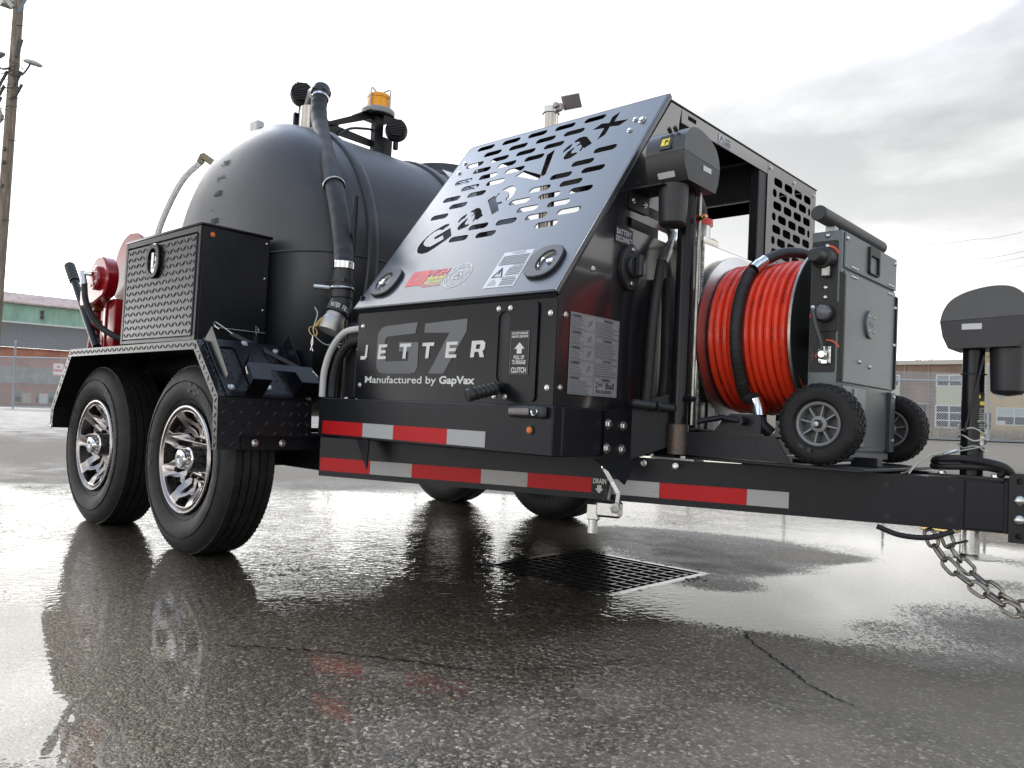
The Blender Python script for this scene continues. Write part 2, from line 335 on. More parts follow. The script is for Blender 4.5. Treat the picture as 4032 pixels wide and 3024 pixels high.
m_ = (WET[:, 2] < 0) & (WET[:, 1] > 1.0) & (WET[:, 1] < 2.6) & (WET[:, 0] > -1.2) & (WET[:, 0] < 0.3); WET[m_, 2] = WET[m_, 2] * 1.3 - 0.18
PIVOT = np.array([1.49, -1.81])
def polar(p):
    d = p - PIVOT; return np.stack([np.arctan2(d[:, 1], -d[:, 0]) * 1.0, np.log(np.hypot(d[:, 0], d[:, 1]) + 0.15) * 1.1], 1)
WP = polar(WET[:, :2])
def wet_field(p):
    q = polar(p); d2 = ((q[:, None, :] - WP[None]) ** 2).sum(2); k = 1.0 / (d2 + 0.0006) ** 1.7
    k /= k.sum(1, keepdims=True); return k @ WET[:, 2], k @ WET[:, 3]
def ground_z(x, y):
    pl = 0.0055 * (x - 1.49) + 0.0209 * (y + 1.81)
    r = math.hypot(x + 0.8, y - 0.6); f = min(1, max(0, (r - 5.5) / 9.0)); f = f * f * (3 - 2 * f)
    db = -((x - 1.49 + 33.06) * 0.5826 - (y + 1.81 - 9.09) * 0.8128); e = min(1, max(0, (db - 0.8) / 14.0)); pl -= 0.62 * e * e * (3 - 2 * e)
    g = min(1, max(0, (-0.12 - y) / 0.5)); g = g * g * (3 - 2 * g)
    lev = 0.0209 * (y + 0.30) + 0.0055 * (x + 1.6)
    return f * pl + (1 - f) * g * lev
GX0, GX1, GY0, GY1 = -0.80, -0.14, 0.545, 1.235          # the drain opening
def axis(lo, hi, fine0, fine1, step, cuts):
    a = list(np.arange(fine0, fine1 + 1e-6, step)); x = fine0; s = step
    while x > lo: s *= 1.16; x -= s; a.append(x)
    x = fine1; s = step
    while x < hi: s *= 1.16; x += s; a.append(x)
    a = np.array(a)
    for c in cuts: a[np.argmin(abs(a - c))] = c
    return np.unique(np.round(a, 5))
xs = axis(-160, 90, -6.0, 2.2, 0.045, (GX0, GX1)); ys = axis(-25, 170, -2.4, 6.0, 0.045, (GY0, GY1))
def sheet(name, xs, ys, z0, keep, zf):
    gx, gy = np.meshgrid(xs, ys); P = np.stack([gx.ravel(), gy.ravel()], 1)
    wv = np.concatenate([np.stack(wet_field(P[i:i + 4000]), 1) for i in range(0, len(P), 4000)])
    z = np.array([zf(x, y) for x, y in P]) + z0; nx = len(xs)
    ii, jj = np.meshgrid(np.arange(nx - 1), np.arange(len(ys) - 1)); ii = ii.ravel(); jj = jj.ravel()
    cx = (xs[ii] + xs[ii + 1]) / 2; cy = (ys[jj] + ys[jj + 1]) / 2
    hole = (cx > GX0) & (cx < GX1) & (cy > GY0) & (cy < GY1)
    idx = jj * nx + ii; F = np.stack([idx, idx + 1, idx + 1 + nx, idx + nx], 1)
    ok = ~hole
    if keep: ok &= (wv[F, 0].max(1) > -0.45)
    F = F[ok]
    used = np.unique(F); rm = -np.ones(len(P), int); rm[used] = np.arange(len(used)); F = rm[F]
    me = bpy.data.meshes.new(name); me.from_pydata(np.column_stack([P, z])[used].tolist(), [], F.tolist())
    for nm, k in (('wet', 0), ('chop', 1)):
        at = me.attributes.new(nm, 'FLOAT', 'POINT'); at.data.foreach_set('value', wv[used, k].astype(np.float32))
    finish(me, True, 80); return me

def asphalt():
    m = bpy.data.materials.new('asphalt'); m.use_nodes = True; t = m.node_tree; b = t.nodes['Principled BSDF']
    tcn = N(t, 'ShaderNodeTexCoord'); co = tcn.outputs['Object']
    at = N(t, 'ShaderNodeAttribute', attribute_name='wet'); wet = at.outputs['Fac']
    wn = N(t, 'ShaderNodeTexNoise', i_Scale=9.0, i_Detail=6.0, i_Roughness=0.7); L(t, co, wn.inputs['Vector'])
    wd = N(t, 'ShaderNodeTexNoise', i_Scale=140.0, i_Detail=4.0, i_Roughness=0.6); L(t, co, wd.inputs['Vector'])
    # stones
    dist = N(t, 'ShaderNodeMixRGB'); dist.inputs[0].default_value = 0.006; L(t, co, dist.inputs[1]); L(t, wd.outputs['Color'], dist.inputs[2])
    vo = N(t, 'ShaderNodeTexVoronoi', i_Scale=125.0); L(t, dist.outputs[0], vo.inputs['Vector'])
    ve = N(t, 'ShaderNodeTexVoronoi', i_Scale=125.0, feature='DISTANCE_TO_EDGE'); L(t, dist.outputs[0], ve.inputs['Vector'])
    v2 = N(t, 'ShaderNodeTexVoronoi', i_Scale=260.0); L(t, co, v2.inputs['Vector'])
    sep = N(t, 'ShaderNodeSeparateColor'); L(t, vo.outputs['Color'], sep.inputs[0])
    stone = RAMP(t, sep.outputs[0], [(0.0, (0.040, 0.033, 0.025)), (0.40, (0.095, 0.079, 0.060)), (0.72, (0.165, 0.140, 0.106)), (0.92, (0.27, 0.235, 0.18)), (1.0, (0.46, 0.42, 0.34))])
    edge = MATH(t, 'MULTIPLY', ve.outputs['Distance'], 9.0, clamp=True)
    body = N(t, 'ShaderNodeMixRGB'); L(t, edge, body.inputs[0]); body.inputs[1].default_value = (0.030, 0.026, 0.022, 1); L(t, stone, body.inputs[2])
    big = N(t, 'ShaderNodeTexNoise', i_Scale=0.7, i_Detail=6.0, i_Roughness=0.6); L(t, co, big.inputs['Vector'])
    tone = RAMP(t, big.outputs['Fac'], [(0.3, (0.75, 0.74, 0.73)), (0.7, (1.25, 1.22, 1.18))])
    c1 = N(t, 'ShaderNodeMixRGB', blend_type='MULTIPLY'); c1.inputs[0].default_value = 1.0; L(t, body.outputs[0], c1.inputs[1]); L(t, tone, c1.inputs[2])
    # dry stone is paler than wet stone
    wb = N(t, 'ShaderNodeTexNoise', i_Scale=2.6, i_Detail=5.0, i_Roughness=0.6, i_Distortion=0.4); L(t, co, wb.inputs['Vector'])
    wv = MATH(t, 'ADD', wet, MATH(t, 'MULTIPLY', MATH(t, 'SUBTRACT', wn.outputs['Fac'], 0.5), 0.6))
    wv = MATH(t, 'ADD', wv, MATH(t, 'MULTIPLY', MATH(t, 'SUBTRACT', wb.outputs['Fac'], 0.5), 1.5))
    damp = MATH(t, 'MULTIPLY_ADD', wv, 1.7, 1.45, clamp=True)             # 0 dry .. 1 wet
    dry = N(t, 'ShaderNodeMixRGB', blend_type='MIX'); dry.inputs[0].default_value = 0.6; L(t, c1.outputs[0], dry.inputs[1]); dry.inputs[2].default_value = (0.31, 0.268, 0.213, 1)
    cc = N(t, 'ShaderNodeMixRGB'); L(t, damp, cc.inputs[0]); L(t, dry.outputs[0], cc.inputs[1]); L(t, c1.outputs[0], cc.inputs[2])
    L(t, cc.outputs[0], b.inputs['Base Color'])
    L(t, MATH(t, 'MULTIPLY_ADD', damp, -0.42, 0.82), b.inputs['Roughness'])
    L(t, MATH(t, 'MULTIPLY_ADD', damp, 0.28, 0.17), b.inputs['Specular IOR Level'])
    hgt = MATH(t, 'ADD', MATH(t, 'MULTIPLY', MATH(t, 'SUBTRACT', 1.0, vo.outputs['Distance']), 0.8), MATH(t, 'MULTIPLY', v2.outputs['Distance'], -0.35))
    hgt = MATH(t, 'ADD', hgt, MATH(t, 'MULTIPLY', sep.outputs[1], 0.5))
    hgt = MATH(t, 'ADD', hgt, MATH(t, 'MULTIPLY', wd.outputs['Fac'], 0.5))
    bn = N(t, 'ShaderNodeBump', i_Strength=0.6, i_Distance=0.003); L(t, hgt, bn.inputs['Height']); L(t, bn.outputs[0], b.inputs['Normal'])
    return m
def water():
    m = bpy.data.materials.new('water'); m.use_nodes = True; t = m.node_tree; t.nodes.clear()
    tcn = N(t, 'ShaderNodeTexCoord'); co = tcn.outputs['Object']
    wet = N(t, 'ShaderNodeAttribute', attribute_name='wet').outputs['Fac']; chop = N(t, 'ShaderNodeAttribute', attribute_name='chop').outputs['Fac']
    a = N(t, 'ShaderNodeTexNoise', i_Scale=30.0, i_Detail=2.0, i_Roughness=0.45, i_Distortion=0.8); L(t, co, a.inputs['Vector'])
    c = N(t, 'ShaderNodeTexNoise', i_Scale=95.0, i_Detail=2.0); L(t, co, c.inputs['Vector'])
    d = N(t, 'ShaderNodeTexNoise', i_Scale=5.0, i_Detail=2.0); L(t, co, d.inputs['Vector'])
    mpn = N(t, 'ShaderNodeMapping'); mpn.inputs['Rotation'].default_value = (0, 0, 0.5); L(t, co, mpn.inputs[0])
    wvt = N(t, 'ShaderNodeTexWave', i_Scale=9.0, i_Distortion=9.0, i_Detail=2.0); wvt.inputs['Detail Scale'].default_value = 1.6; L(t, mpn.outputs[0], wvt.inputs['Vector'])
    h = MATH(t, 'ADD', a.outputs['Fac'], MATH(t, 'MULTIPLY', c.outputs['Fac'], 0.10))
    h = MATH(t, 'ADD', h, MATH(t, 'MULTIPLY', wvt.outputs['Fac'], 0.22))
    amp = MATH(t, 'MULTIPLY', MATH(t, 'POWER', chop, 2.2), MATH(t, 'MULTIPLY_ADD', d.outputs['Fac'], 1.6, -0.1, clamp=True))
    bn = N(t, 'ShaderNodeBump', i_Strength=1.0, i_Distance=0.0024); L(t, MATH(t, 'MULTIPLY', h, MATH(t, 'ADD', amp, 0.014)), bn.inputs['Height'])
    geo = N(t, 'ShaderNodeNewGeometry'); dt = N(t, 'ShaderNodeVectorMath', operation='DOT_PRODUCT'); L(t, geo.outputs['Incoming'], dt.inputs[0]); L(t, bn.outputs[0], dt.inputs[1])
    fres = MATH(t, 'MULTIPLY_ADD', MATH(t, 'POWER', MATH(t, 'SUBTRACT', 1.0, MATH(t, 'ABSOLUTE', dt.outputs['Value']), clamp=True), 3.5), 0.92, 0.04)
    gl = N(t, 'ShaderNodeBsdfGlossy', i_Roughness=0.008); L(t, bn.outputs[0], gl.inputs['Normal'])
    tr = N(t, 'ShaderNodeBsdfTransparent'); tr.inputs[0].default_value = (0.98, 0.95, 0.89, 1)
    mxs = N(t, 'ShaderNodeMixShader'); L(t, fres, mxs.inputs[0]); L(t, tr.outputs[0], mxs.inputs[1]); L(t, gl.outputs[0], mxs.inputs[2])
    vo = N(t, 'ShaderNodeTexVoronoi', i_Scale=125.0); L(t, co, vo.inputs['Vector'])
    sep = N(t, 'ShaderNodeSeparateColor'); L(t, vo.outputs['Color'], sep.inputs[0])
    n9 = N(t, 'ShaderNodeTexNoise', i_Scale=9.0, i_Detail=6.0, i_Roughness=0.7); L(t, co, n9.inputs['Vector'])
    k = MATH(t, 'ADD', wet, MATH(t, 'MULTIPLY', MATH(t, 'SUBTRACT', n9.outputs['Fac'], 0.5), 0.35))
    k = MATH(t, 'ADD', k, MATH(t, 'MULTIPLY', MATH(t, 'SUBTRACT', sep.outputs[0], 0.5), 0.26))
    k = MATH(t, 'ADD', k, MATH(t, 'MULTIPLY', MATH(t, 'SUBTRACT', vo.outputs['Distance'], 0.4), 0.36))
    al = MATH(t, 'MULTIPLY_ADD', k, 8.0, 0.55, clamp=True)
    tr2 = N(t, 'ShaderNodeBsdfTransparent')
    m2 = N(t, 'ShaderNodeMixShader'); L(t, al, m2.inputs[0]); L(t, tr2.outputs[0], m2.inputs[1]); L(t, mxs.outputs[0], m2.inputs[2])
    o = N(t, 'ShaderNodeOutputMaterial'); L(t, m2.outputs[0], o.inputs[0]); return m
ASPH = asphalt()
ground = tag(link('ground', sheet('ground', xs, ys, 0.0, False, ground_z), ASPH), kind='structure')
fx = xs[(xs > -6.5) & (xs < 2.3)]; fy = ys[(ys > -2.9) & (ys < 6.6)]
puddle = tag(link('puddle', sheet('puddle', fx, fy, 0.004, True, ground_z), water()), kind='structure')
# cracks in the asphalt
CRK = pm('crack_filling', (0.022, 0.020, 0.018), 0.8, spec=0.2)
def crack(pts, w0):
    P = spline([(a, b, 0) for a, b in pts], 14); vs_ = []; fs = []
    for i, p in enumerate(P):
        t = (P[min(i + 1, len(P) - 1)] - P[max(i - 1, 0)]).normalized(); nrm = V((-t.y, t.x, 0)); e = min(i, len(P) - 1 - i) / 6; ww = w0 * min(1, 0.25 + e) * random.uniform(0.4, 1.4)
        q = p + nrm * random.uniform(-1, 1) * 0.006
        zz_ = V((0, 0, ground_z(q.x, q.y) + 0.0022)); vs_ += [q + nrm * ww / 2 + zz_, q - nrm * ww / 2 + zz_]
        if i: fs.append((2 * i - 2, 2 * i - 1, 2 * i + 1, 2 * i))
    b = MB(); b.raw(vs_, fs); b.build('crack', CRK, ground)
crack([(0.35, 0.55), (0.46, 0.40), (0.60, 0.27), (0.74, 0.14), (0.86, 0.08)], 0.007)
crack([(-0.55, -0.90), (-0.36, -0.72), (-0.18, -0.60), (0.0, -0.50), (0.16, -0.42)], 0.006)
crack([(0.16, -0.42), (0.28, -0.2), (0.33, 0.0)], 0.004)
# painted bay lines far out on the lot
LINEM = pm('worn_yellow_paint', (0.42, 0.30, 0.08), 0.7, var=0.4, vs=3)
# gravity-level frame of the surroundings, seen from the camera's spot
RG = Matrix(((0.99998, 0.00058, -0.00553), (-0.00069, 0.99978, -0.02092), (0.00551, 0.02092, 0.99977))).to_4x4()
BGM = Matrix.Translation(CAM) @ RG
def gp(x, y, z): return BGM @ V((x, y, z))
FA = V((-33.06, 9.09, -0.62)); FB = V((-5.80, 28.63, -0.62)); FD = (FB - FA).normalized(); FNR = V((FD.y, -FD.x, 0))
for a, b in ((-5, 6.5), (27, 42)):
    p = [FA + FD * s_ + FNR * 3.2 for s_ in (a, b)]; u = FNR * 0.06; zz = V((0, 0, 0.006))
    me = bpy.data.meshes.new('paint_line'); pts = [p[0] - u + zz, p[1] - u + zz, p[1] + u + zz, p[0] + u + zz]
    me.from_pydata([tuple(BGM @ q) for q in pts], [], [(0, 1, 2, 3)]); me.materials.append(LINEM); tag(link('paint_line', me), kind='structure')

# ------------------------------------------------------------------ drain grate
grate = tag(empty('drain_grate', (-0.47, 0.89, 0)), 'square black steel storm drain grate set in the wet asphalt', 'drain grate')
GRM = pm('wet_cast_iron', (0.022, 0.021, 0.020), 0.16, 0.0, spec=1.0, bump=0.1, bs=150, rvar=0.05, vs=20, coat=1.0)
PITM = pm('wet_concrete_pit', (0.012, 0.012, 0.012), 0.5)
b = MB()
for lo, hi in (((GX0 - .012, GY0 - .012, -.045), (GX1 + .012, GY0 + .022, .003)), ((GX0 - .012, GY1 - .022, -.045), (GX1 + .012, GY1 + .012, .003)), ((GX0 - .012, GY0 + .0225, -.045), (GX0 + .022, GY1 - .0225, .003)), ((GX1 - .022, GY0 + .0225, -.045), (GX1 + .012, GY1 - .0225, .003))):
    b.box(lo, hi, 0.003)
b.build('frame', GRM, grate)
nb = 11
bm_ = MB().box((GX0 + .0225, -.0048, -.045), (GX1 - .0225, .0048, .001), 0.0022).mesh('bar', GRM)
for i in range(nb): link('bar', bm_, GRM, grate, Matrix.Translation((0, GY0 + .022 + (GY1 - GY0 - .044) * (i + 0.5) / nb, 0)))
bm2 = MB().box((-.0035, GY0 + .0225, -.025), (.0035, GY1 - .0225, -.0015), 0.0015).mesh('cross_bar', GRM)
for i in range(9): link('cross_bar', bm2, GRM, grate, Matrix.Translation((GX0 + .022 + (GX1 - GX0 - .044) * (i + 0.5) / 9, 0, 0)))
b = MB(); x0, x1, y0, y1 = GX0 - .0, GX1 + .0, GY0 - .0, GY1 + .0
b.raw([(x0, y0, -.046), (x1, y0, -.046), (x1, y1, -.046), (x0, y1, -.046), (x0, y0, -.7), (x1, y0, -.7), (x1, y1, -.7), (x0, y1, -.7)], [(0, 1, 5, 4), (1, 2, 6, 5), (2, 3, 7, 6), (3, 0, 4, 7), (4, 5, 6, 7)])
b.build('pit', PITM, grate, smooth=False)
# broken asphalt lip round the frame
b = MB()
for i in range(150):
    e = random.random(); side = random.randrange(4); off = random.uniform(0.0, 0.055) * random.random()
    px, py = {0: (GX0 + e * (GX1 - GX0), GY0 - .014 - off), 1: (GX0 + e * (GX1 - GX0), GY1 + .014 + off), 2: (GX0 - .014 - off, GY0 + e * (GY1 - GY0)), 3: (GX1 + .014 + off, GY0 + e * (GY1 - GY0))}[side]
    s_ = random.uniform(.006, .022); h = random.uniform(.001, .005)
    k = random.randrange(4, 7); a0 = random.random() * 6
    ring0 = [(px + s_ * math.cos(a0 + 2 * PI * j / k) * random.uniform(.7, 1.2), py + s_ * math.sin(a0 + 2 * PI * j / k) * random.uniform(.7, 1.2), -.004) for j in range(k)]
    top = [(px + (q[0] - px) * .6, py + (q[1] - py) * .6, h) for q in ring0]
    b.raw(ring0 + top, [tuple(range(k, 2 * k))] + [(j, (j + 1) % k, k + (j + 1) % k, k + j) for j in range(k)])
tag(b.build('broken_edge', pm('wet_asphalt_chips', (0.03, 0.03, 0.029), 0.25, var=0.5, vs=60, bump=0.5, bs=250), grate, smooth=False), kind='stuff')

# ------------------------------------------------------------------ the trailer
T = tag(empty('jetter_trailer', (-1.0, 0.95, 0)), 'black tandem-axle water jetter trailer with poly tank and slotted sloping engine hood', 'trailer')
_b = MB(); _b.lathe([(1e-5, 0), (1.25, 0), (1.25, .12), (.9, .2)], n=18); _b.lathe([(.95, .2), (.95, .62), (.75, .78), (1e-5, .78)], n=6)
BOLT = _b.mesh('bolt', ZINC, ang=25)
_b = MB(); _b.lathe([(1e-5, 0), (1, 0), (.95, .3), (.7, .6), (.3, .75), (1e-5, .78)], n=14)
RIVET = _b.mesh('rivet', ZINC)
def bolt(p, nrm, r, parent=None, me=None, name='bolt', mt=None):
    return link(name, me or BOLT, mt or ZINC, parent or T, axm(p, nrm) @ Matrix.Diagonal((r, r, r, 1)))
LA = 0.3852; DR = V((math.cos(LA), math.sin(LA), 0)); NR = V((math.sin(LA), -math.cos(LA), 0)); R0 = V((-0.9383, 0.0666, 0))
def RL(s_, z, off=0.0): return R0 + DR * s_ + NR * off + V((0, 0, z))
# A-frame rails
def rail(sign):
    b = MB(); s0, s1 = -0.228, 2.16
    def P(s_, z, off):
        q = RL(s_, z, off); return q if sign > 0 else V((q.x, 1.90 - q.y, q.z))
    sec = [(0, .352), (0, .502), (-.055, .502), (-.055, .494), (-.008, .494), (-.008, .360), (-.055, .360), (-.055, .352)]
    poly = [P(s0, z, o) for o, z in sec]; ext = P(s1, 0, 0) - P(s0, 0, 0)
    b.prism(poly, ext); return b.build('frame_rail', BLK, T, bev=0.002)
rail(1); rail(-1)
b = MB(); b.box((-3.2, 0.12, .352), (-1.0, .17, .502), .003); b.build('frame_rail', BLK, T)
b = MB(); b.box((-3.2, 1.73, .352), (-1.0, 1.78, .502), .003); b.build('frame_rail', BLK, T)
for x in (-3.0, -2.15, -1.3): MB().box((x - .03, .171, .38), (x + .03, 1.729, .48), .003).build('cross_member', BLK, T)
# box frame on top of the rails
b = MB(); b.box((-1.185, -.012, .506), (.012, .035, .656), .004); b.build('side_beam', BLK, T)
b = MB(); b.box((-1.185, 1.865, .506), (.012, 1.912, .656), .004); b.build('side_beam', BLK, T)
b = MB(); b.box((-.035, .0355, .506), (.0121, 1.8645, .656), .004); b.build('front_beam', BLK, T)
b = MB(); b.box((-1.185, .0355, .506), (-1.14, 1.8645, .656), .004); b.build('rear_beam', BLK, T)
b = MB(); b.box((-1.139, .036, .640), (-.036, 1.864, .650)); b.build('deck', BLKS, T)
b = MB(); b.prism([(-.935, -.008, .5055), (-.86, -.008, .5055), (-.865, -.008, .40)], (0, .006, 0)); b.build('gusset', BLK, T)
b = MB(); b.prism([(-.02, .235, .4985), (.10, .30, .4985), (.06, .30, .42)], (0, .006, 0)); b.build('gusset', BLK, T)
# conspicuity tape
def tape(segs, M, h=0.0508):
    for x0, x1, c in segs: flat('reflective_tape', rect(x0, -h, x1 - 0.0006, 0), M, TAPER if c == 'r' else TAPEW, T, z=0.0012)
I = 0.0254
tape([(-.258, 0, 'r'), (0, 7 * I, 'w'), (7 * I, 18 * I, 'r'), (18 * I, 25 * I, 'w')], fr((-.8936, -.0121, .5673), (1, 0, 0), (0, 0, 1)))
MR = fr(RL(0, .4239), DR, (0, 0, 1))
tape([(-.222, 0, 'r'), (0, 7 * I, 'w'), (7 * I, 18 * I, 'r'), (18 * I, 25 * I, 'w'), (25 * I, .868, 'r'), (.921, .921 + 7 * I, 'w'), (.921 + 7 * I, .921 + 18 * I, 'r'), (.921 + 18 * I, .921 + 23 * I, 'w')], MR)
flat('drain_sticker', rect(.870, -.054, .919, .001), MR, INK, T, z=.0010)
text('DRAIN', MR @ Matrix.Translation((.872, -.019, 0)), WHITEP, T, w_=.046, h=.0175, bold=.03, z=.002)
flat('arrow', [(.887, -.024), (.887, -.036), (.880, -.036), (.8945, -.052), (.909, -.036), (.902, -.036), (.902, -.024)], MR, WHITEP, T, z=.002)
for xx in (7 * I - .022, 25 * I - .022, .921 + 7 * I - .022): text('DOT-C2', MR @ Matrix.Translation((xx, -.033, 0)), REDV, T, w_=.018, h=.004, z=.002)
# ---- shroud
b = MB(); b.box((-.972, 0, .657), (-.0005, .004, .980)); sp = b.build('side_panel', BLKG, T)
MS = fr((0, -.0005, 0), (1, 0, 0), (0, 0, 1))                       # writing plane of the side panel (x, z)
# big grey G7
def pl(name, poly, mt, z=.0008, holes=()): return plate2d(name, poly, holes, .0003, MS @ Matrix.Translation((0, 0, z)), mt, T)
G_ = [(-.637, .894), (-.627, .933), (-.80, .926)] + [(-.825, .920), (-.843, .905), (-.849, .880)] + [(-.850, .80), (-.846, .772), (-.832, .757), (-.805, .752)] + [(-.655, .752), (-.630, .756), (-.617, .775)] + [(-.618, .862), (-.724, .865), (-.724, .832), (-.668, .830), (-.669, .797), (-.79, .796), (-.803, .805), (-.805, .874), (-.793, .887)]
pl('numeral', G_, G7G)
pl('numeral', [(-.588, .926), (-.379, .934), (-.379, .893), (-.483, .752), (-.559, .752), (-.463, .890), (-.590, .894)], G7G)
def letter(x0, x1, z0, z1, strokes):
    w_ = x1 - x0; h = z1 - z0
    return [[(x0 + w_ * a + .10 * h * c, z0 + h * c) for a, c in s_] for s_ in strokes]
J = [[(.0, .0), (.62, .0), (.86, .16), (.86, 1), (.58, 1), (.58, .24), (.0, .24)]]
E_ = [[(0, 0), (.95, 0), (.95, .2), (.28, .2), (.28, .4), (.85, .4), (.85, .6), (.28, .6), (.28, .8), (.95, .8), (.95, 1), (0, 1)]]
T_ = [[(0, 1), (0, .78), (.36, .78), (.36, 0), (.64, 0), (.64, .78), (1, .78), (1, 1)]]
R_ = [[(0, 0), (0, 1), (.78, 1), (.97, .88), (.97, .52), (.82, .38), (.98, 0), (.68, 0), (.54, .36), (.27, .36), (.27, .58), (.68, .58), (.68, .79), (.27, .79), (.27, 0)]]
R_ = [[(0, 0), (0, 1), (.80, 1), (.97, .86), (.97, .50), (.84, .36), (1.0, 0), (.68, 0), (.56, .33), (.27, .33), (.27, .0)]]
for ch, x0, x1 in ((J, -.946, -.897), (E_, -.843, -.787), (T_, -.722, -.657), (T_, -.600, -.535), (E_, -.478, -.416), (R_, -.357, -.288)):
    for poly in letter(x0, x1 - .005, .805, .859, ch): pl('lettering', poly, WHITEP, .0016, [[(x0 + .02 + .004, .832), (x1 - .027, .832), (x1 - .024, .847), (x0 + .0225 + .004, .847)]] if ch is R_ else ())
text('Manufactured by', MS @ Matrix.Translation((-.911, .709, 0)), WHITEP, T, w_=.394, h=.034, bold=.012)
text('GapVax', MS @ Matrix.Translation((-.502, .709, 0)), WHITEP, T, w_=.171, h=.035, bold=.035)
# clutch cover with slot
cover = plate2d('clutch_cover', rrect(-.258, .667, -.068, .972, .014), [slot(0, 0, .226, .049)] and [[(-.2065 + q[1], .835 + q[0]) for q in slot(0, 0, .226, .049)]], .004, fr((0, -.0045, 0), (1, 0, 0), (0, 0, 1)) @ Matrix.Translation((0, 0, -.001)), BLKG, T)
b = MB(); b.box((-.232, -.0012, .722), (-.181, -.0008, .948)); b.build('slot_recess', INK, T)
MC = fr((0, -.0095, 0), (1, 0, 0), (0, 0, 1))
flat('decal', rect(-.174, .749, -.096, .883), MC, INK, T, z=0)
flats('decal_border', [rect(-.173, .7495, -.097, .7505), rect(-.173, .8815, -.097, .8825), rect(-.1735, .75, -.1725, .882), rect(-.0975, .75, -.0965, .882)], MC, STICK, T, z=.0005)
for s_, z, h, w_ in (('DO NOT ENGAGE', .872, .0075, .066), ('ABOVE 1200 RPM!', .862, .0075, .068), ('PULL UP', .795, .013, .043), ('TO ENGAGE', .780, .013, .056), ('CLUTCH', .754, .017, .062)):
    text(s_, MC @ Matrix.Translation((-.135, z, 0)), WHITEP, T, w_=w_, h=h, bold=.03, cx=True)
flat('arrow', [(-.145, .813), (-.125, .813), (-.125, .828), (-.114, .828), (-.135, .848), (-.156, .828), (-.145, .828)], MC, WHITEP, T, z=.0008)
for x, z in ((-.942, .931), (-.943, .709), (-.025, .934), (-.026, .710)): bolt((x, -.0005, z), (0, -1, 0), .0072)
for x, z in ((-.232, .957), (-.182, .957), (-.235, .680), (-.188, .680)): bolt((x, -.0085, z), (0, -1, 0), .0068)
for x in (-1.052, -.978): bolt((x, .02, .656), (0, 0, 1), .009)
# clutch lever
P0 = V((-.20, .02, .722)); P1 = V((-.207, -.022, .706)); P2 = V((-.243, -.128, .674))
b = MB(); b.cyl(P0, P1, .011, n=16); b.build('clutch_lever', BLK, T)
pr = [(1e-5, 0)]
for i in range(5): pr += [(.017, .004 + i * .016), (.021, .008 + i * .016), (.021, .014 + i * .016), (.017, .017 + i * .016)]
pr += [(.0205, .089), (.0215, .103), (.018, .110), (1e-5, .111)]
b = MB(); b.lathe(pr, P1, P2 - P1, 24); b.build('lever_grip', PLAS, T)
# front sheet with slots
MF = fr((.0005, 0, 0), (0, 1, 0), (0, 0, 1))                        # writing plane of the front (y, z)
def rot_slot(y0, z0, y1, z1, h):
    c = ((y0 + y1) / 2, (z0 + z1) / 2); l = math.hypot(y1 - y0, z1 - z0) + h; a = math.atan2(z1 - z0, y1 - y0)
    return [(c[0] + q[0] * math.cos(a) - q[1] * math.sin(a), c[1] + q[0] * math.sin(a) + q[1] * math.cos(a)) for q in slot(0, 0, l, h)]
plate2d('front_sheet', [(.002, .657), (.70, .657), (.70, 1.16), (.64, 1.30), (.64, 1.70), (.655, 1.765), (.585, 1.765), (.002, .984)], [rot_slot(.345, 1.282, .585, 1.275, .034), rot_slot(.36, 1.345, .585, 1.338, .034)], .003, fr((-.0035, 0, 0), (0, 1, 0), (0, 0, 1)), BLKF, T)
plate2d('top_beam', rect(.6555, 1.712, 1.372, 1.766), [rect(.70, 1.735, .76, 1.752)], .003, fr((-.003, 0, 0), (0, 1, 0), (0, 0, 1)), BLKF, T)
MF2 = fr((.0015, 0, 0), (0, 1, 0), (0, 0, 1))
flat('caution_decal', rect(.93, 1.715, 1.035, 1.755), MF2, STICKL, T, z=0)
text('CAUTION', MF2 @ Matrix.Translation((.978, 1.742, 0)), INK, T, w_=.05, h=.008, bold=.02)
flats('print', [rect(.978, 1.720 + i * .005, 1.03, 1.7225 + i * .005) for i in range(4)], MF2, GREYINK, T, z=.001)
flats('print', [[(.936, 1.722), (.942, 1.722), (.956, 1.747), (.953, 1.752)], [(.970, 1.722), (.976, 1.722), (.956, 1.752), (.953, 1.747)], rect(.938, 1.720, .974, 1.7225)], MF2, GREYINK, T, z=.001)
holes = []
for k in range(19):
    zc = 1.698 - .0518 * k
    for j in range(-1, 5):
        yc = 1.480 + .1072 * j + (.0536 if k % 2 else 0) - (.0008 * k)
        a, c = max(yc - .0425, 1.428), min(yc + .0425, 1.838)
        if c - a > .022: holes.append(rrect(a, zc - .0175, c, zc + .0175, min(.0155, (c - a) / 2 - .001)))
plate2d('perforated_panel', rect(1.3735, .700, 1.898, 1.766), holes, .003, fr((-.0025, 0, 0), (0, 1, 0), (0, 0, 1)), BLKF, T)
for y, z in ((1.397, 1.743), (1.643, 1.739), (1.875, 1.735)): bolt((.001, y, z), (1, 0, 0), .008)
b = MB(); b.box((-.99, .575, 1.7665), (.004, 1.903, 1.7705)); b.build('roof', BLKS, T)
b = MB(); b.box((-.004, 1.30, .66), (-.044, 1.3725, 1.762), .003); b.build('post', BLK, T)
b = MB(); b.box((-.99, 1.34, 1.60), (-.05, 1.36, 1.762)); b.build('inner_baffle', BLKS, T)
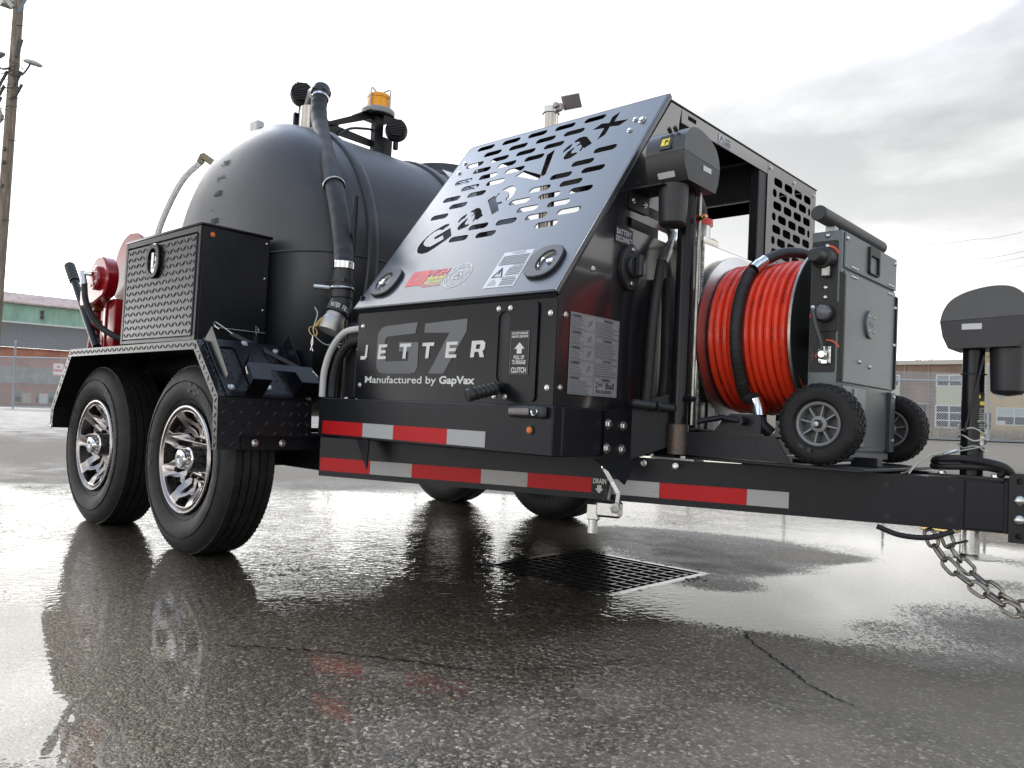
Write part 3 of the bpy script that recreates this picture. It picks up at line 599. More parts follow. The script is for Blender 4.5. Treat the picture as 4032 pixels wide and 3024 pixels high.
# far side with its opening
plate2d('far_panel', rect(-.985, .66, -.004, 1.765), [rect(-.93, 1.12, -.325, 1.70)], .003, fr((0, 1.9025, 0), (1, 0, 0), (0, 0, 1)), BLKS, T)
b = MB(); b.box((-.985, .01, .66), (-.975, 1.895, 1.05)); b.build('rear_panel', BLKS, T)
for y in (.60, 1.855): MB().box((-.985, y, 1.05), (-.945, y + .04, 1.765)).build('rear_post', BLK, T)
MB().box((-.16, .43, .95), (-.05, .62, 1.46), .01).build('slot_blocker', BLKS, T)  # added dark box, blocks the bright sky behind the front sheet slots
# engine inside
b = MB(); b.box((-.80, .45, .66), (-.22, 1.35, .98), .02); b.box((-.74, .62, .98), (-.28, 1.05, 1.18), .03); b.build('engine_block', pm('engine_black', (.02, .02, .022), .45), T)
b = MB(); b.ccyl((-.70, 1.18, 1.26), (-.30, 1.18, 1.26), .11, .02); b.build('air_cleaner', PLAS, T)
b = MB(); b.box((-.62, .30, .75), (-.35, .44, 1.02), .02); b.build('pulley_guard', pm('engine_red', (.22, .01, .012), .4), T)
b = MB(); b.box((-.95, .20, .66), (-.83, .60, 1.15), .01); b.box((-.20, .75, .66), (-.06, 1.25, 1.12), .01); b.build('battery_box', BLKS, T)
b = MB(); b.tube(spline([(-.25, 1.0, 1.18), (-.12, .98, 1.40), (-.10, .86, 1.52), (-.16, .72, 1.52), (-.30, .68, 1.40)], 8), .052, 16); b.build('intake_hose', HOSEB, T)
b = MB(); b.tube(spline([(-.10, 1.22, 1.05), (-.08, 1.16, 1.27), (-.10, 1.04, 1.33), (-.16, .95, 1.26), (-.2, .95, 1.1)], 8), .030, 12); b.build('coolant_hose', pm('dark_red_hose', (.16, .012, .012), .45), T)
b = MB(); b.tube(spline([(-.10, .36, 1.24), (-.14, .42, 1.30), (-.2, .5, 1.28)], 8), .02, 10); b.build('coolant_hose', pm('dark_red_hose_b', (.22, .012, .012), .4), T)
b = MB(); b.cyl((-.833, .9, .95), (-.833, .9, 2.035), .034, n=24); ex = b.build('exhaust_pipe', STAIN, T)
b = MB(); b.lathe([(.0345, 0), (.040, .002), (.040, .030), (.0345, .032)], (-.833, .9, 2.005), (0, 0, 1), 24); b.build('clamp', ZINC, ex)
b = MB(); b.box((-.042, -.034, -.002), (.042, .034, .002), .001, M=fr((-.748, .94, 2.058), (.75, .35, .10), (-.25, .62, -.62))); b.box((-.815, .89, 2.01), (-.77, .91, 2.045), .004); b.cyl((-.79, .875, 2.035), (-.79, .925, 2.035), .012, n=12); b.build('rain_cap', pm('zinc_ground_tint', (.42, .38, .38), .45, .3), ex)  # cap is zinc; the ground's reflection is put into its pale base colour
# sloping hood with cut lettering
HL = math.hypot(.574, .786); HEY = V((0, .574 / HL, .786 / HL)); HNR = V((0, -.786 / HL, .574 / HL))
MH = fr(V((0, 0, .982)) + HNR * .016, (1, 0, 0), HEY)
slots = []
for t_, xs_ in ((.944,(-.304,-.448,-.590,-.733,-.879)),(.886,(-.375,-.516,-.661,-.804)),(.829,(-.444,-.588,-.730,-.872)),(.774,(-.513,-.657,-.796)),(.719,(-.153,-.582,-.726,-.867)),(.664,(-.225,-.652,-.793)),(.609,(-.153,-.295,-.721,-.863)),(.554,(-.222,-.364,-.788)),(.501,(-.152,-.292,-.432,-.860)),(.446,(-.220,-.362)),(.392,(-.148,-.291,-.432,-.571)),(.338,(-.217,-.500,-.641))):
    for x in xs_: slots.append(slot(x, t_, .098, .031))
LET = [
[(-.754,.434),(-.766,.444),(-.784,.442),(-.803,.43),(-.827,.414),(-.847,.385),(-.859,.351),(-.859,.325),(-.849,.304),(-.832,.288),(-.804,.28),(-.773,.283),(-.749,.303),(-.728,.324),(-.711,.341),(-.694,.363),(-.736,.414),(-.797,.371),(-.785,.356),(-.752,.375),(-.731,.351),(-.761,.329),(-.781,.316),(-.807,.321),(-.83,.333),(-.842,.348),(-.845,.368),(-.835,.391),(-.818,.41),(-.796,.416),(-.779,.409)],
[(-.622,.549),(-.598,.57),(-.586,.56),(-.584,.585),(-.576,.576),(-.581,.562),(-.577,.549),(-.568,.534),(-.553,.52),(-.532,.522),(-.523,.511),(-.543,.507),(-.514,.469),(-.538,.449)],
[(-.574,.599),(-.549,.613),(-.528,.612),(-.509,.6),(-.495,.581),(-.489,.557),(-.492,.536),(-.509,.521),(-.52,.535),(-.513,.546),(-.519,.56),(-.53,.575),(-.548,.587),(-.564,.586)],
[(-.709,.434),(-.716,.451),(-.711,.471),(-.694,.487),(-.688,.479),(-.687,.462),(-.699,.454)],
[(-.675,.39),(-.685,.396),(-.692,.411),(-.689,.429),(-.679,.446),(-.67,.458),(-.663,.449),(-.667,.438),(-.662,.424),(-.653,.415),(-.64,.42),(-.632,.411),(-.643,.401)],
[(-.68,.497),(-.656,.512),(-.636,.507),(-.621,.494),(-.6,.467),(-.587,.454),(-.607,.434),(-.619,.441),(-.622,.426),(-.629,.434),(-.63,.451),(-.638,.465),(-.646,.473),(-.651,.461),(-.657,.467),(-.649,.474),(-.657,.485),(-.668,.492),(-.673,.488)],
[(-.552,.673),(-.522,.7),(-.41,.645),(-.447,.772),(-.421,.796),(-.383,.639),(-.413,.615)],
[(-.364,.756),(-.368,.773),(-.361,.791),(-.346,.807),(-.34,.799),(-.341,.779),(-.351,.771)],
[(-.33,.708),(-.341,.72),(-.345,.731),(-.342,.754),(-.332,.766),(-.322,.777),(-.315,.768),(-.321,.758),(-.317,.745),(-.31,.738),(-.291,.741),(-.283,.731),(-.305,.71)],
[(-.339,.819),(-.325,.835),(-.307,.837),(-.29,.832),(-.275,.817),(-.25,.789),(-.238,.776),(-.262,.755),(-.27,.761),(-.27,.751),(-.276,.741),(-.283,.75),(-.279,.761),(-.283,.775),(-.297,.787),(-.307,.78),(-.314,.787),(-.302,.797),(-.309,.806),(-.32,.81),(-.331,.807)],
[(-.28,.867),(-.251,.896),(-.213,.887),(-.216,.925),(-.19,.947),(-.19,.888),(-.124,.879),(-.155,.851),(-.198,.86),(-.197,.813),(-.222,.79),(-.223,.859)]]
hood = plate2d('hood', rect(-.990, .012, -.004, .978), slots + LET, .004, MH, HOODM, T)
MHO = MH @ Matrix.Translation((0, 0, .0042))
b = MB(); b.box((-.990, .004, -.022), (-.004, .0115, .004), .002, M=MH); b.build('hood_lip', BLK, hood)
b = MB(); b.box((-.9965, .004, -.020), (-.9905, .978, .004), .002, M=MH); b.build('hood_lip', BLK, hood)
b = MB(); b.box((-.0035, .004, -.016), (.006, .985, .005), .004, M=MH, seg=2); b.build('hood_lip', HOODM, hood)
b = MB(); b.box((-.990, .9785, -.02), (-.004, .985, .004), .002, M=MH); b.build('hood_lip', HOODM, hood)
b = MB(); b.prism([(-.985, -.0105, 1.000), (-.985, -.002, .981), (-.985, .02, .981), (-.985, .01, 1.005)], (.98, 0, 0)); b.build('hood_sill', BLK, T)
for x, t_ in ((-.089, .863), (-.085, .799), (-.950, .859), (-.944, .794)): bolt(MHO @ V((x, t_, 0)), HNR, .0085, hood)
bolt(MHO @ V((-.053, .846, 0)), HNR, .012, hood)
def paddle(cx, ct, flip):
    # rounded bezel, chrome cup with its thumb bolt
    out = [(cx + .068 * math.copysign(abs(math.cos(a)) ** .8, math.cos(a)), ct + .072 * math.copysign(abs(math.sin(a)) ** .8, math.sin(a))) for a in [2 * PI * i / 40 for i in range(40)]]
    inn = [(cx + .010 * flip + .034 * math.cos(2 * PI * i / 32), ct + .045 * math.sin(2 * PI * i / 32)) for i in range(32)]
    z = plate2d('hood_latch', out, [inn], .009, MHO, PLAS, T, bevel=.003)
    b = MB(); M = MHO @ Matrix.Translation((cx + .010 * flip, ct, .006)) @ Matrix.Diagonal((.034 / .045, 1, 1, 1))
    prof = [(.045, 0), (.040, -.012), (.028, -.022), (.012, -.026), (1e-5, -.0265)]
    vs_ = []; fs = []; n = 28
    for i in range(n):
        for r, h in prof: vs_.append((r * math.cos(2 * PI * i / n), r * math.sin(2 * PI * i / n), h))
    m = len(prof)
    for i in range(n):
        for k in range(m - 1): fs.append((i * m + k, ((i + 1) % n) * m + k, ((i + 1) % n) * m + k + 1, i * m + k + 1))
    b.raw(vs_, fs, M); b.build('cup', CHROME, z)
    b = MB(); p0 = MHO @ V((cx + .036 * flip, ct + .004 * flip, .004)); p1 = MHO @ V((cx + .012 * flip, ct - .004, .006)); b.ccyl(p0, p1, .008, .002, 14); b.build('thumb_bolt', CHROME, z)
    return z
paddle(-.890, .132, -1); paddle(-.112, .138, 1)
# hood decals
flat('decal', [(-.330, .045), (-.192, .045), (-.196, .214), (-.330, .214)], MHO, STICKL, T, z=.0006)
for s_, x, t_, w_, h in (('! DANGER', -.262, .201, .06, .010), ('NOTICE', -.225, .137, .052, .012), ('! WARNING', -.240, .082, .07, .010)): text(s_, MHO @ Matrix.Translation((x, t_, 0)), GREYINK, T, w_=w_, h=h, bold=.01, shear=.25, cx=True, z=.0014)
flats('print', [rect(-.322, .150 + i * .008, -.204, .1555 + i * .008) for i in range(6)] + [rect(-.262, .098 + i * .008, -.200, .103 + i * .008) for i in range(5)] + [rect(-.262, .052 + i * .008, -.2, .057 + i * .008) for i in range(4)], MHO, GREYINK, T, z=.0012)
flats('print', [[(-.318, .096), (-.311, .096), (-.290, .134), (-.294, .141)], [(-.277, .096), (-.270, .096), (-.294, .141), (-.298, .134)], rect(-.318, .092, -.270, .096), rect(-.297, .105, -.291, .125)], MHO, INK, T, z=.0012)
flats('print', [rect(-.316, .055, -.282, .072), [(-.313, .073), (-.290, .073), (-.295, .083), (-.308, .083)]], MHO, STICK, T, z=.0012)
# round white decal
flats('decal', ring(-.501, .128, .0575, .0605) + ring(-.501, .128, .0385, .0405), MHO, WHITEP, T, z=.0008)
tri = []
for a in (90, 210, 330): tri += ring(-.501 + .012 * math.cos(math.radians(a)), .128 + .012 * math.sin(math.radians(a)), .0085, .0125, 20)
flats('decal_mark', tri, MHO, WHITEP, T, z=.001)
def arc_text(s_, M0, cx, cy, r, a0, a1, h, mt, parent, flip=False, z=.0012):
    n = len(s_); bmm = bmesh.new()
    for i, ch in enumerate(s_):
        if ch == ' ': continue
        a = a0 + (a1 - a0) * i / max(1, n - 1)
        me = text_mesh(ch, h=h, bold=.02, cx=True)
        rotz = a - PI / 2 if not flip else a + PI / 2
        me.transform(Matrix.Translation((cx + r * math.cos(a), cy + r * math.sin(a), z)) @ Matrix.Rotation(rotz, 4, 'Z'))
        bmm.from_mesh(me); bpy.data.meshes.remove(me)
    me = bpy.data.meshes.new('lettering'); bmm.to_mesh(me); bmm.free(); me.materials.append(mt); return link('lettering', me, mt, parent, M0)
arc_text('ES INTEGRATED', MHO, -.501, .128, .0435, math.radians(160), math.radians(20), .0095, WHITEP, T)
arc_text('ENVIRONMENTAL INDUSTRIAL', MHO, -.501, .128, .0535, math.radians(195), math.radians(345), .0065, WHITEP, T, flip=True)
# red and yellow decal
flats('decal', [rect(-.765, .098, -.667, .175)], MHO, REDV, T, z=.0006)
sw = []
for k in range(6):
    a = k * PI / 3
    for r0, r1, da in ((.012, .022, .7), (.022, .034, .7)):
        pts_ = [(-.716 + r * math.cos(a + q), .136 + r * math.sin(a + q)) for r, q in ((r0, 0), (r1, .45), (r1 + .003, .55), (r1 + .003, .62), (r0 + .003, .12))]
        sw.append(pts_)
flats('decal_mark', sw + ring(-.716, .136, .010, .0125, 20), MHO, HOODM, T, z=.0009)
text('HIGH', MHO @ Matrix.Translation((-.664, .139, 0)), REDV, T, w_=.100, h=.036, bold=.04, shear=.1)
text('PRESSURE', MHO @ Matrix.Translation((-.664, .120, 0)), YELV, T, w_=.098, h=.0165, bold=.03, shear=.15)
text('INVESTMENTS', MHO @ Matrix.Translation((-.664, .100, 0)), YELV, T, w_=.092, h=.0105, bold=.02, shear=.1)
text('(803)456-4150', MHO @ Matrix.Translation((-.664, .083, 0)), REDV, T, w_=.096, h=.0125, bold=.02, shear=.2)
flats('decal_mark', [rect(-.664, .1135, -.568, .1148)], MHO, YELV, T, z=.001)
# front sheet fittings
flat('decal', rect(.275, 1.20, .375, 1.255), MF2, INK, T, z=.0002)
text('BATTERY', MF2 @ Matrix.Translation((.325, 1.230, 0)), STICKL, T, w_=.085, h=.018, bold=.02, cx=True, z=.0012)
text('DISCONNECT', MF2 @ Matrix.Translation((.325, 1.207, 0)), STICKL, T, w_=.092, h=.018, bold=.02, cx=True, z=.0012)
bd = plate2d('battery_switch', [(.355 + .055 * math.copysign(abs(math.cos(a)) ** 1.3, math.cos(a)), 1.13 + .078 * math.sin(a)) for a in [2 * PI * i / 24 for i in range(24)]], [], .014, fr((.0015, 0, 0), (0, 1, 0), (0, 0, 1)), PLAS, T, bevel=.002)
b = MB(); b.ccyl((.015, .357, 1.13), (.034, .357, 1.13), .036, .004, 24); b.box((.034, .345, 1.095), (.058, .369, 1.168), .005); b.build('switch_key', PLAS, bd)
for z in (1.075, 1.188): bolt((.0155, .356, z), (1, 0, 0), .010, bd)
for y, z in ((.165, 1.093), (.04, .932), (.03, .712)): bolt((.001, y, z), (1, 0, 0), .0075)
# warning decal
wd0 = fr((.0015, .063, .696), (0, 1, 0), (0, 0, 1)); W_, H_ = .2575, .2501
flat('warning_decal', rect(0, 0, W_, H_), wd0, STICK, T, z=.0003)
bars = []; lines = []
def blk(x0, y0, x1, y1, head=None, rows=0, icon=False):
    for r in (rect(x0, y0, x1, y0 + .0008), rect(x0, y1 - .0008, x1, y1), rect(x0, y0, x0 + .0008, y1), rect(x1 - .0008, y0, x1, y1)): lines.append(r)
    xe = x0 + (x1 - x0) * (.53 if icon else 1.0)
    if icon: lines.append(rect(xe, y0, xe + .0007, y1))
    if rows:
        dh = (y1 - .014 - y0) / rows
        for i in range(rows):
            z = y1 - .014 - dh * (i + .7); lines.append(rect(x0 + .003, z, x0 + .003 + (xe - x0 - .006) * random.uniform(.7, 1), z + dh * .35))
    lines.append(rect(x0, y1 - .0125, xe, y1 - .0119))
    if icon:
        cx, cy = (xe + x1) / 2, (y0 + y1) / 2; lines.extend(ring(cx, cy, .006, .0078, 12)); lines.append([(cx - .014, cy - .012), (cx - .012, cy - .013), (cx + .013, cy + .011), (cx + .011, cy + .012)])
cw = .128
for i, (y0, y1, ic, rows) in enumerate(((.200, .247, True, 6), (.153, .197, True, 6), (.107, .150, True, 6), (.060, .104, True, 6), (.003, .057, False, 8))): blk(.003, y0, cw, y1, rows=rows, icon=ic); text('WARNING', wd0 @ Matrix.Translation((.010, y1 - .0110, 0)), INK, T, w_=.045, h=.0085, bold=.02, z=.0016); lines.append([(.004, y1 - .0105), (.009, y1 - .0105), (.0065, y1 - .003)])
for (y0, y1, rows, hd) in ((.186, .247, 7, 'WARNING'), (.121, .183, 10, 'DANGER'), (.062, .118, 6, 'CAUTION'), (.003, .059, 0, 'WARNING')): blk(cw + .003, y0, W_ - .003, y1, rows=rows); text(hd, wd0 @ Matrix.Translation((cw + .066, y1 - .0108, 0)), INK, T, h=.008, w_=.046, bold=.02, cx=True, z=.0016)
text('2', wd0 @ Matrix.Translation((cw + .012, .025, 0)), INK, T, h=.019, w_=.011, bold=.01, z=.0016)
text('5/16"', wd0 @ Matrix.Translation((cw + .026, .031, 0)), INK, T, h=.012, w_=.026, bold=.01, z=.0016)
text('Ball', wd0 @ Matrix.Translation((cw + .066, .025, 0)), INK, T, h=.019, w_=.045, bold=.01, z=.0016)
text('REQUIRED', wd0 @ Matrix.Translation((cw + .014, .008, 0)), INK, T, h=.012, w_=.088, bold=.01, z=.0016)
flats('print', lines, wd0, GREYINK, T, z=.0012)
# light bar and marker at the corner
MB().box((-.152, -.034, .617), (-.005, -.0125, .654), .010, seg=3).build('warning_light', PLAS, T)
b = MB(); b.box((-.143, -.040, .625), (-.060, -.0345, .647), .004, seg=2); wl = b.build('light_lens', LED, T)
b = MB(); b.lathe([(.010, .0), (.013, .003), (.012, .006)], (-.040, -.0345, .636), (0, -1, 0), 16); b.build('bezel', CHROME, T)
def marker(p, nrm):
    o = MB().lathe([(1e-5, .008), (.009, .007), (.011, .002), (.011, 0)], p, nrm, 18).build('marker_light', AMBS, T)
    MB().lathe([(.011, .0005), (.0145, .0005), (.0145, .004), (.011, .004)], p, nrm, 18).build('grommet', PLAS, o)
marker((-.073, -.0125, .581), (0, -1, 0))

# ---- fenders and tread plate
TREAD = pm('black_tread_plate', (0.012, 0.0125, 0.015), 0.30, spec=0.38, bump=0.05, bs=200, rvar=0.08, vs=9)
def lugs(M, w_, h, parent, pitch=.030, ln=.026, wd=.0065, ht=.0022, name='tread_pattern', z=.0):
    vs_ = []; fs = []; nx = max(1, int(w_ / pitch)); ny = max(1, int(h / pitch))
    px, py = w_ / nx, h / ny
    for i in range(nx):
        for j in range(ny):
            cx, cy = (i + .5) * px, (j + .5) * py; a = PI / 4 if (i + j) % 2 else -PI / 4
            c, s_ = math.cos(a), math.sin(a); k = len(vs_)
            L2, W2 = ln / 2 * min(1, px / .026), wd / 2
            for u, v, q in ((-L2, 0, 0), (-L2 * .3, -W2, 0), (L2 * .3, -W2, 0), (L2, 0, 0), (L2 * .3, W2, 0), (-L2 * .3, W2, 0), (-L2 * .45, 0, ht), (L2 * .45, 0, ht)):
                vs_.append((cx + u * c - v * s_, cy + u * s_ + v * c, z + q))
            for f in ((0, 1, 6), (1, 2, 7, 6), (2, 3, 7), (3, 4, 7), (4, 5, 6, 7), (5, 0, 6)): fs.append(tuple(k + q for q in f))
    b = MB(); b.raw(vs_, fs); o = b.build(name, TREAD, parent, M, smooth=False); return tag(o, kind='stuff')
FP = [(-3.055, .445), (-3.048, .554), (-2.832, .846), (-1.488, .856), (-1.285, .644), (-1.270, .444)]
def fender(y0, y1):
    b = MB(); n = len(FP); th = .005
    def off(i, d):
        a = V((FP[max(i - 1, 0)][0], 0, FP[max(i - 1, 0)][1])); c = V((FP[min(i + 1, n - 1)][0], 0, FP[min(i + 1, n - 1)][1])); p = V((FP[i][0], 0, FP[i][1]))
        t1 = (p - a).normalized() if i else (c - p).normalized(); t2 = (c - p).normalized() if i < n - 1 else t1
        t = (t1 + t2).normalized(); nn = V((t.z, 0, -t.x)); k = 1 / max(.5, nn.dot(V((t1.z, 0, -t1.x))))
        return p + nn * d * k
    outer = [V((p[0], y0, p[1])) for p in FP]; inner = [off(i, th) + V((0, y0, 0)) for i in range(n)]
    b.prism(outer + inner[::-1], (0, y1 - y0, 0))
    f = b.build('fender', TREAD, T, bev=.0012)
    sgn = -1 if y0 < .9 else 1; ye = y0 if sgn < 0 else y1
    b = MB(); lip = [off(i, .001) for i in range(n)] + [off(i, .036) for i in range(n)][::-1]
    b.prism([p + V((0, ye + sgn * .0035, 0)) for p in lip], (0, -sgn * .003, 0)); b.build('fender_lip', TREAD, f)
    return f
fn = fender(-.380, .020); ff = fender(1.88, 2.28)
for i in range(len(FP) - 1):
    a = V((FP[i][0], -.3835, FP[i][1])); c = V((FP[i + 1][0], -.3835, FP[i + 1][1])); ln_ = (c - a).length
    if ln_ < .05: continue
    lugs(fr(a + V((0, -.0005, 0)), c - a, V((0, -1, 0)).cross(c - a)) @ Matrix.Translation((.004, -.033, 0)), ln_ - .008, .030, fn, pitch=.026, ln=.026, name='tread_pattern')
    if i >= 1: lugs(fr(V((a.x, -.38, a.z)), V((0, 1, 0)), V((a.x - c.x, 0, a.z - c.z))) @ Matrix.Translation((.004, -ln_, .0006)), .39, ln_, fn, pitch=.034, ln=.030, wd=.008, ht=.0028)
MB().box((-3.04, .0205, .50), (-1.30, .026, .850)).build('wheel_well', BLKS, T)
MB().box((-3.04, 1.874, .50), (-1.30, 1.8795, .850)).build('wheel_well', BLKS, T)
b = MB(); b.box((-1.266, -.29, .444), (-1.261, .05, .502)); b.box((-1.2605, -.29, .497), (-1.232, .05, .502)); fb = b.build('fender_bracket', BLK, T)
for y in (-.235, -.118): bolt((-1.2608, y, .470), (1, 0, 0), .012, fb)
b = MB(); b.box((-1.262, .0505, .45), (-1.155, .0555, .57)); b.build('fender_stay', BLK, T)
bolt((-1.215, .050, .555), (0, -1, 0), .010); bolt((-3.02, -.384, .456), (0, -1, 0), .010, fn, name='bolt')
# cone holder on the front slope of the fender
sa = V((-1.488, 0, .856)); sb = V((-1.285, 0, .644)); sd_ = (sb - sa).normalized(); sn = V((-sd_.z, 0, sd_.x)); sn = sn if sn.z > 0 else -sn
MSL = fr(sa + V((0, -.352, 0)) + sn * .004, V((0, 1, 0)), -sd_)      # local: x across, y up the slope, z out
HLD = empty('cone_holder', (-1.48, -.1, .75), T)
plate2d('base_plate', rect(.0, -.30, .34, .01), [rrect(.05, -.27, .115, -.03, .012), rrect(.235, -.27, .30, -.03, .012)], .003, MSL, BLKG, HLD)
for x, sg in ((.0, 1), (.337, 1)):
    plate2d('side_wing', [(0, .01), (-.19, .01), (-.24, .03), (-.24, .055), (0, .075)], [], .003, MSL @ Matrix.Translation((x, 0, 0)) @ fr((0, 0, 0), (0, 1, 0), (0, 0, 1)), BLKG, HLD)
plate2d('shelf', [(.075, -.285), (.075, -.205), (.083, -.197), (.357, -.197), (.365, -.205), (.365, -.285), (.285, -.285), (.275, -.232), (.165, -.232), (.155, -.285)], [], .003, MSL @ Matrix.Translation((0, 0, .085)), pm('shelf_satin', (.03, .033, .04), .38, spec=.5), HLD)
for x in (.075, .285): MB().box((x, -.2855, .0035), (x + .08, -.2825, .0845), .0008, M=MSL).build('shelf_leg', BLKG, HLD)
for x, y in ((.03, -.255), (.19, -.245), (.30, -.03), (.17, .0)): bolt(MSL @ V((x, y, .0035)), MSL.to_3x3() @ V((0, 0, 1)), .011, HLD)

# ---- wheels
RW = .387
def tyre_profile():
    o = [(.205, -.070), (.222, -.088), (.262, -.109), (.300, -.1165), (.335, -.110), (.352, -.104), (.366, -.096), (.377, -.086)]
    tr = []
    for g in (-.052, -.019, .019, .052):
        tr += [(RW - .0035 * abs(g) / .08, g - .0045), (RW - .010, g - .003), (RW - .010, g + .003), (RW - .0035 * abs(g) / .08, g + .0045)]
    return o + [(RW - .003, -.080)] + tr + [(RW - .003, .080)] + [(r, -h) for r, h in o[::-1]]
def make_tyre():
    b = MB(); b.lathe([(r, -h) for r, h in tyre_profile()], (0, 0, 0), (0, -1, 0), 72)
    for rr_ in (.318, .246): b.lathe([(rr_ - .002, .112 if rr_ > .3 else .100), (rr_, .1175 if rr_ > .3 else .1035), (rr_ + .002, .112 if rr_ > .3 else .1045)], (0, 0, 0), (0, -1, 0), 60)
    # shoulder sipes
    for i in range(96):
        a = 2 * PI * i / 96
        for s_ in (-1, 1):
            M = Matrix.Rotation(a, 4, 'Y') @ Matrix.Translation((0, s_ * .072, RW - .010))
            b.box((-.0085, -.012, -.008), (.0065, .012, .0075), M=M)
    return b.mesh('tyre', RUB, ang=28)
TYRE = make_tyre()
def make_rim():
    out = [(.2 * math.cos(2 * PI * i / 64), .2 * math.sin(2 * PI * i / 64)) for i in range(64)]; hs = []
    P_ = lambda r, a: (r * math.cos(a), r * math.sin(a))
    for k in range(8):
        a = 2 * PI * k / 8
        hs.append([P_(.193, a - .24), P_(.194, a - .08), P_(.194, a + .08), P_(.193, a + .24), P_(.172, a + .245), P_(.160, a + .16), P_(.147, a + .10), P_(.150, a), P_(.147, a - .10), P_(.160, a - .16), P_(.172, a - .245)])
        c = a + PI / 8
        hs.append([P_(.156, c - .03), P_(.160, c + .06), P_(.150, c + .13), P_(.128, c + .11), P_(.106, c + .03), P_(.092, c - .10), P_(.100, c - .15), P_(.125, c - .09)])
        c = a
        hs.append([P_(.136, c - .05), P_(.140, c + .07), P_(.118, c + .06), P_(.096, c - .05), P_(.102, c - .12)])
    hs.append([P_(.052, 2 * PI * i / 24) for i in range(24)])
    cu = plate2d('rim_face', out, hs, .014, Matrix.Identity(4), MACH, None, bevel=.002)
    me = cu.data; bpy.data.objects.remove(cu); return me
RIMF = make_rim()
for v in RIMF.vertices:                                             # dish the face
    r = math.hypot(v.co.x, v.co.y); q_ = min(1, max(0, (.192 - r) / .075)); v.co.z -= .070 * q_ * q_ * (3 - 2 * q_)
RIMB = MB().lathe([(.222, .0), (.2185, .006), (.212, .006), (.206, -.004), (.199, -.012), (.198, -.05), (.185, -.09), (.185, -.15), (.06, -.15)], (0, 0, 0), (0, 0, 1), 56).mesh('rim_barrel', MACH)
BLKRIM = pm('rim_black', (0.010, 0.010, 0.011), 0.25)
RIMK = MB().lathe([(.199, -.045), (.188, -.085), (.12, -.118), (1e-5, -.12)], (0, 0, 0), (0, 0, 1), 40).mesh('rim_pocket', BLKRIM)
def hub_mesh():
    b = MB(); b.lathe([(.066, -.075), (.056, -.068), (.052, .0), (.048, .006)], n=32); return b.mesh('hub', BLKRIM)
HUB = hub_mesh()
HUBC = MB().lathe([(.047, .006), (.044, .007), (.041, .010), (.040, .036), (.036, .042), (.020, .043), (.018, .038), (1e-5, .038)], n=28).mesh('hub_cap', CHROME)
NUT = MB().lathe([(1e-5, .030), (.007, .029), (.0095, .024), (.0105, 0)], n=10).mesh('lug_nut', BLKRIM)
def wheel(x, yc, sgn, rz):
    Wm = Matrix.Translation((x, yc, RW - .007)) @ (Matrix.Identity(4) if sgn < 0 else Matrix.Rotation(PI, 4, 'Z'))
    e = empty('wheel', None, T, Wm); R = Wm @ Matrix.Rotation(rz, 4, 'Y')
    ty = link('tyre', TYRE, RUB, e, R)
    F_ = R @ fr((0, -.098, 0), (1, 0, 0), (0, 0, 1))
    link('rim', RIMB, MACH, e, F_ @ Matrix.Translation((0, 0, .0)))
    link('rim_face', RIMF, MACH, e, F_ @ Matrix.Translation((0, 0, -.014)))
    link('rim_pocket', RIMK, BLKRIM, e, F_); link('hub', HUB, BLKRIM, e, F_ @ Matrix.Translation((0, 0, -.02))); link('hub_cap', HUBC, CHROME, e, F_ @ Matrix.Translation((0, 0, -.02)))
    for k in range(8): link('lug_nut', NUT, BLKRIM, e, F_ @ Matrix.Rotation(PI / 8 + k * PI / 4, 4, 'Z') @ Matrix.Translation((.083, 0, -.078)))
    if sgn < 0:
        S = R @ fr((0, -.1168, 0), (1, 0, 0), (0, 0, 1))
        arc_text('TRAILER KING', S, 0, 0, .275, math.radians(62), math.radians(0), .030, RUBL, e, z=.0)
        arc_text('RST', S, 0, 0, .275, math.radians(190), math.radians(172), .028, RUBL, e, z=.0)
        ck = []
        for i in range(4):
            for j in range(3):
                if (i + j) % 2 == 0:
                    a0 = math.radians(88 - 5 * i); r0 = .276 + .013 * j
                    ck.append([(r * math.cos(a), r * math.sin(a)) for r, a in ((r0, a0), (r0 + .012, a0), (r0 + .012, a0 - .08), (r0, a0 - .08))])
        flats('checker_mark', ck, S, RUBL, e, z=.0)
    else:
        S = R @ fr((0, .1168, 0), (-1, 0, 0), (0, 0, 1))
        for k in (0, 1): arc_text('TRAILER KING RST', S, 0, 0, .285, math.radians(215 + 180 * k), math.radians(325 + 180 * k), .026, RUBL, e, flip=True, z=.0)
    return e
for x, rz in ((-1.6743, .06), (-2.6377, .45)): wheel(x, -.212, -1, rz); wheel(x, 2.112, 1, rz + 1)
for x in (-1.6743, -2.6377):
    MB().cyl((x, -.13, RW), (x, 2.03, RW), .038, n=16).build('axle', BLKS, T)
    for y in (.26, 1.64): MB().box((x - .30, y - .03, RW + .05), (x + .30, y + .03, RW + .075), .004).build('leaf_spring', BLKS, T)

# ---- tool box
TX0, TX1, TY0, TY1, TZ0, TZ1 = -2.425, -1.672, -.300, .015, .868, 1.352
b = MB(); b.box((TX0, TY0 + .006, TZ0), (TX1, TY1, TZ1), .004); tb = b.build('tool_box', BLK, T)
b = MB(); b.box((TX0 - .006, TY0 - .006, TZ1 - .004), (TX1 + .008, TY1 + .01, TZ1 + .008), .004, seg=2); b.build('lid', BLKG, tb)
b = MB()
for lo, hi in (((TX0, TY0 - .004, TZ0), (TX0 + .022, TY0 + .0055, TZ1 - .005)), ((TX1 - .024, TY0 - .004, TZ0), (TX1, TY0 + .0055, TZ1 - .005)), ((TX0 + .0225, TY0 - .004, TZ1 - .030), (TX1 - .0245, TY0 + .0055, TZ1 - .005)), ((TX0 + .0225, TY0 - .004, TZ0), (TX1 - .0245, TY0 + .0055, TZ0 + .016))): b.box(lo, hi, .0015)
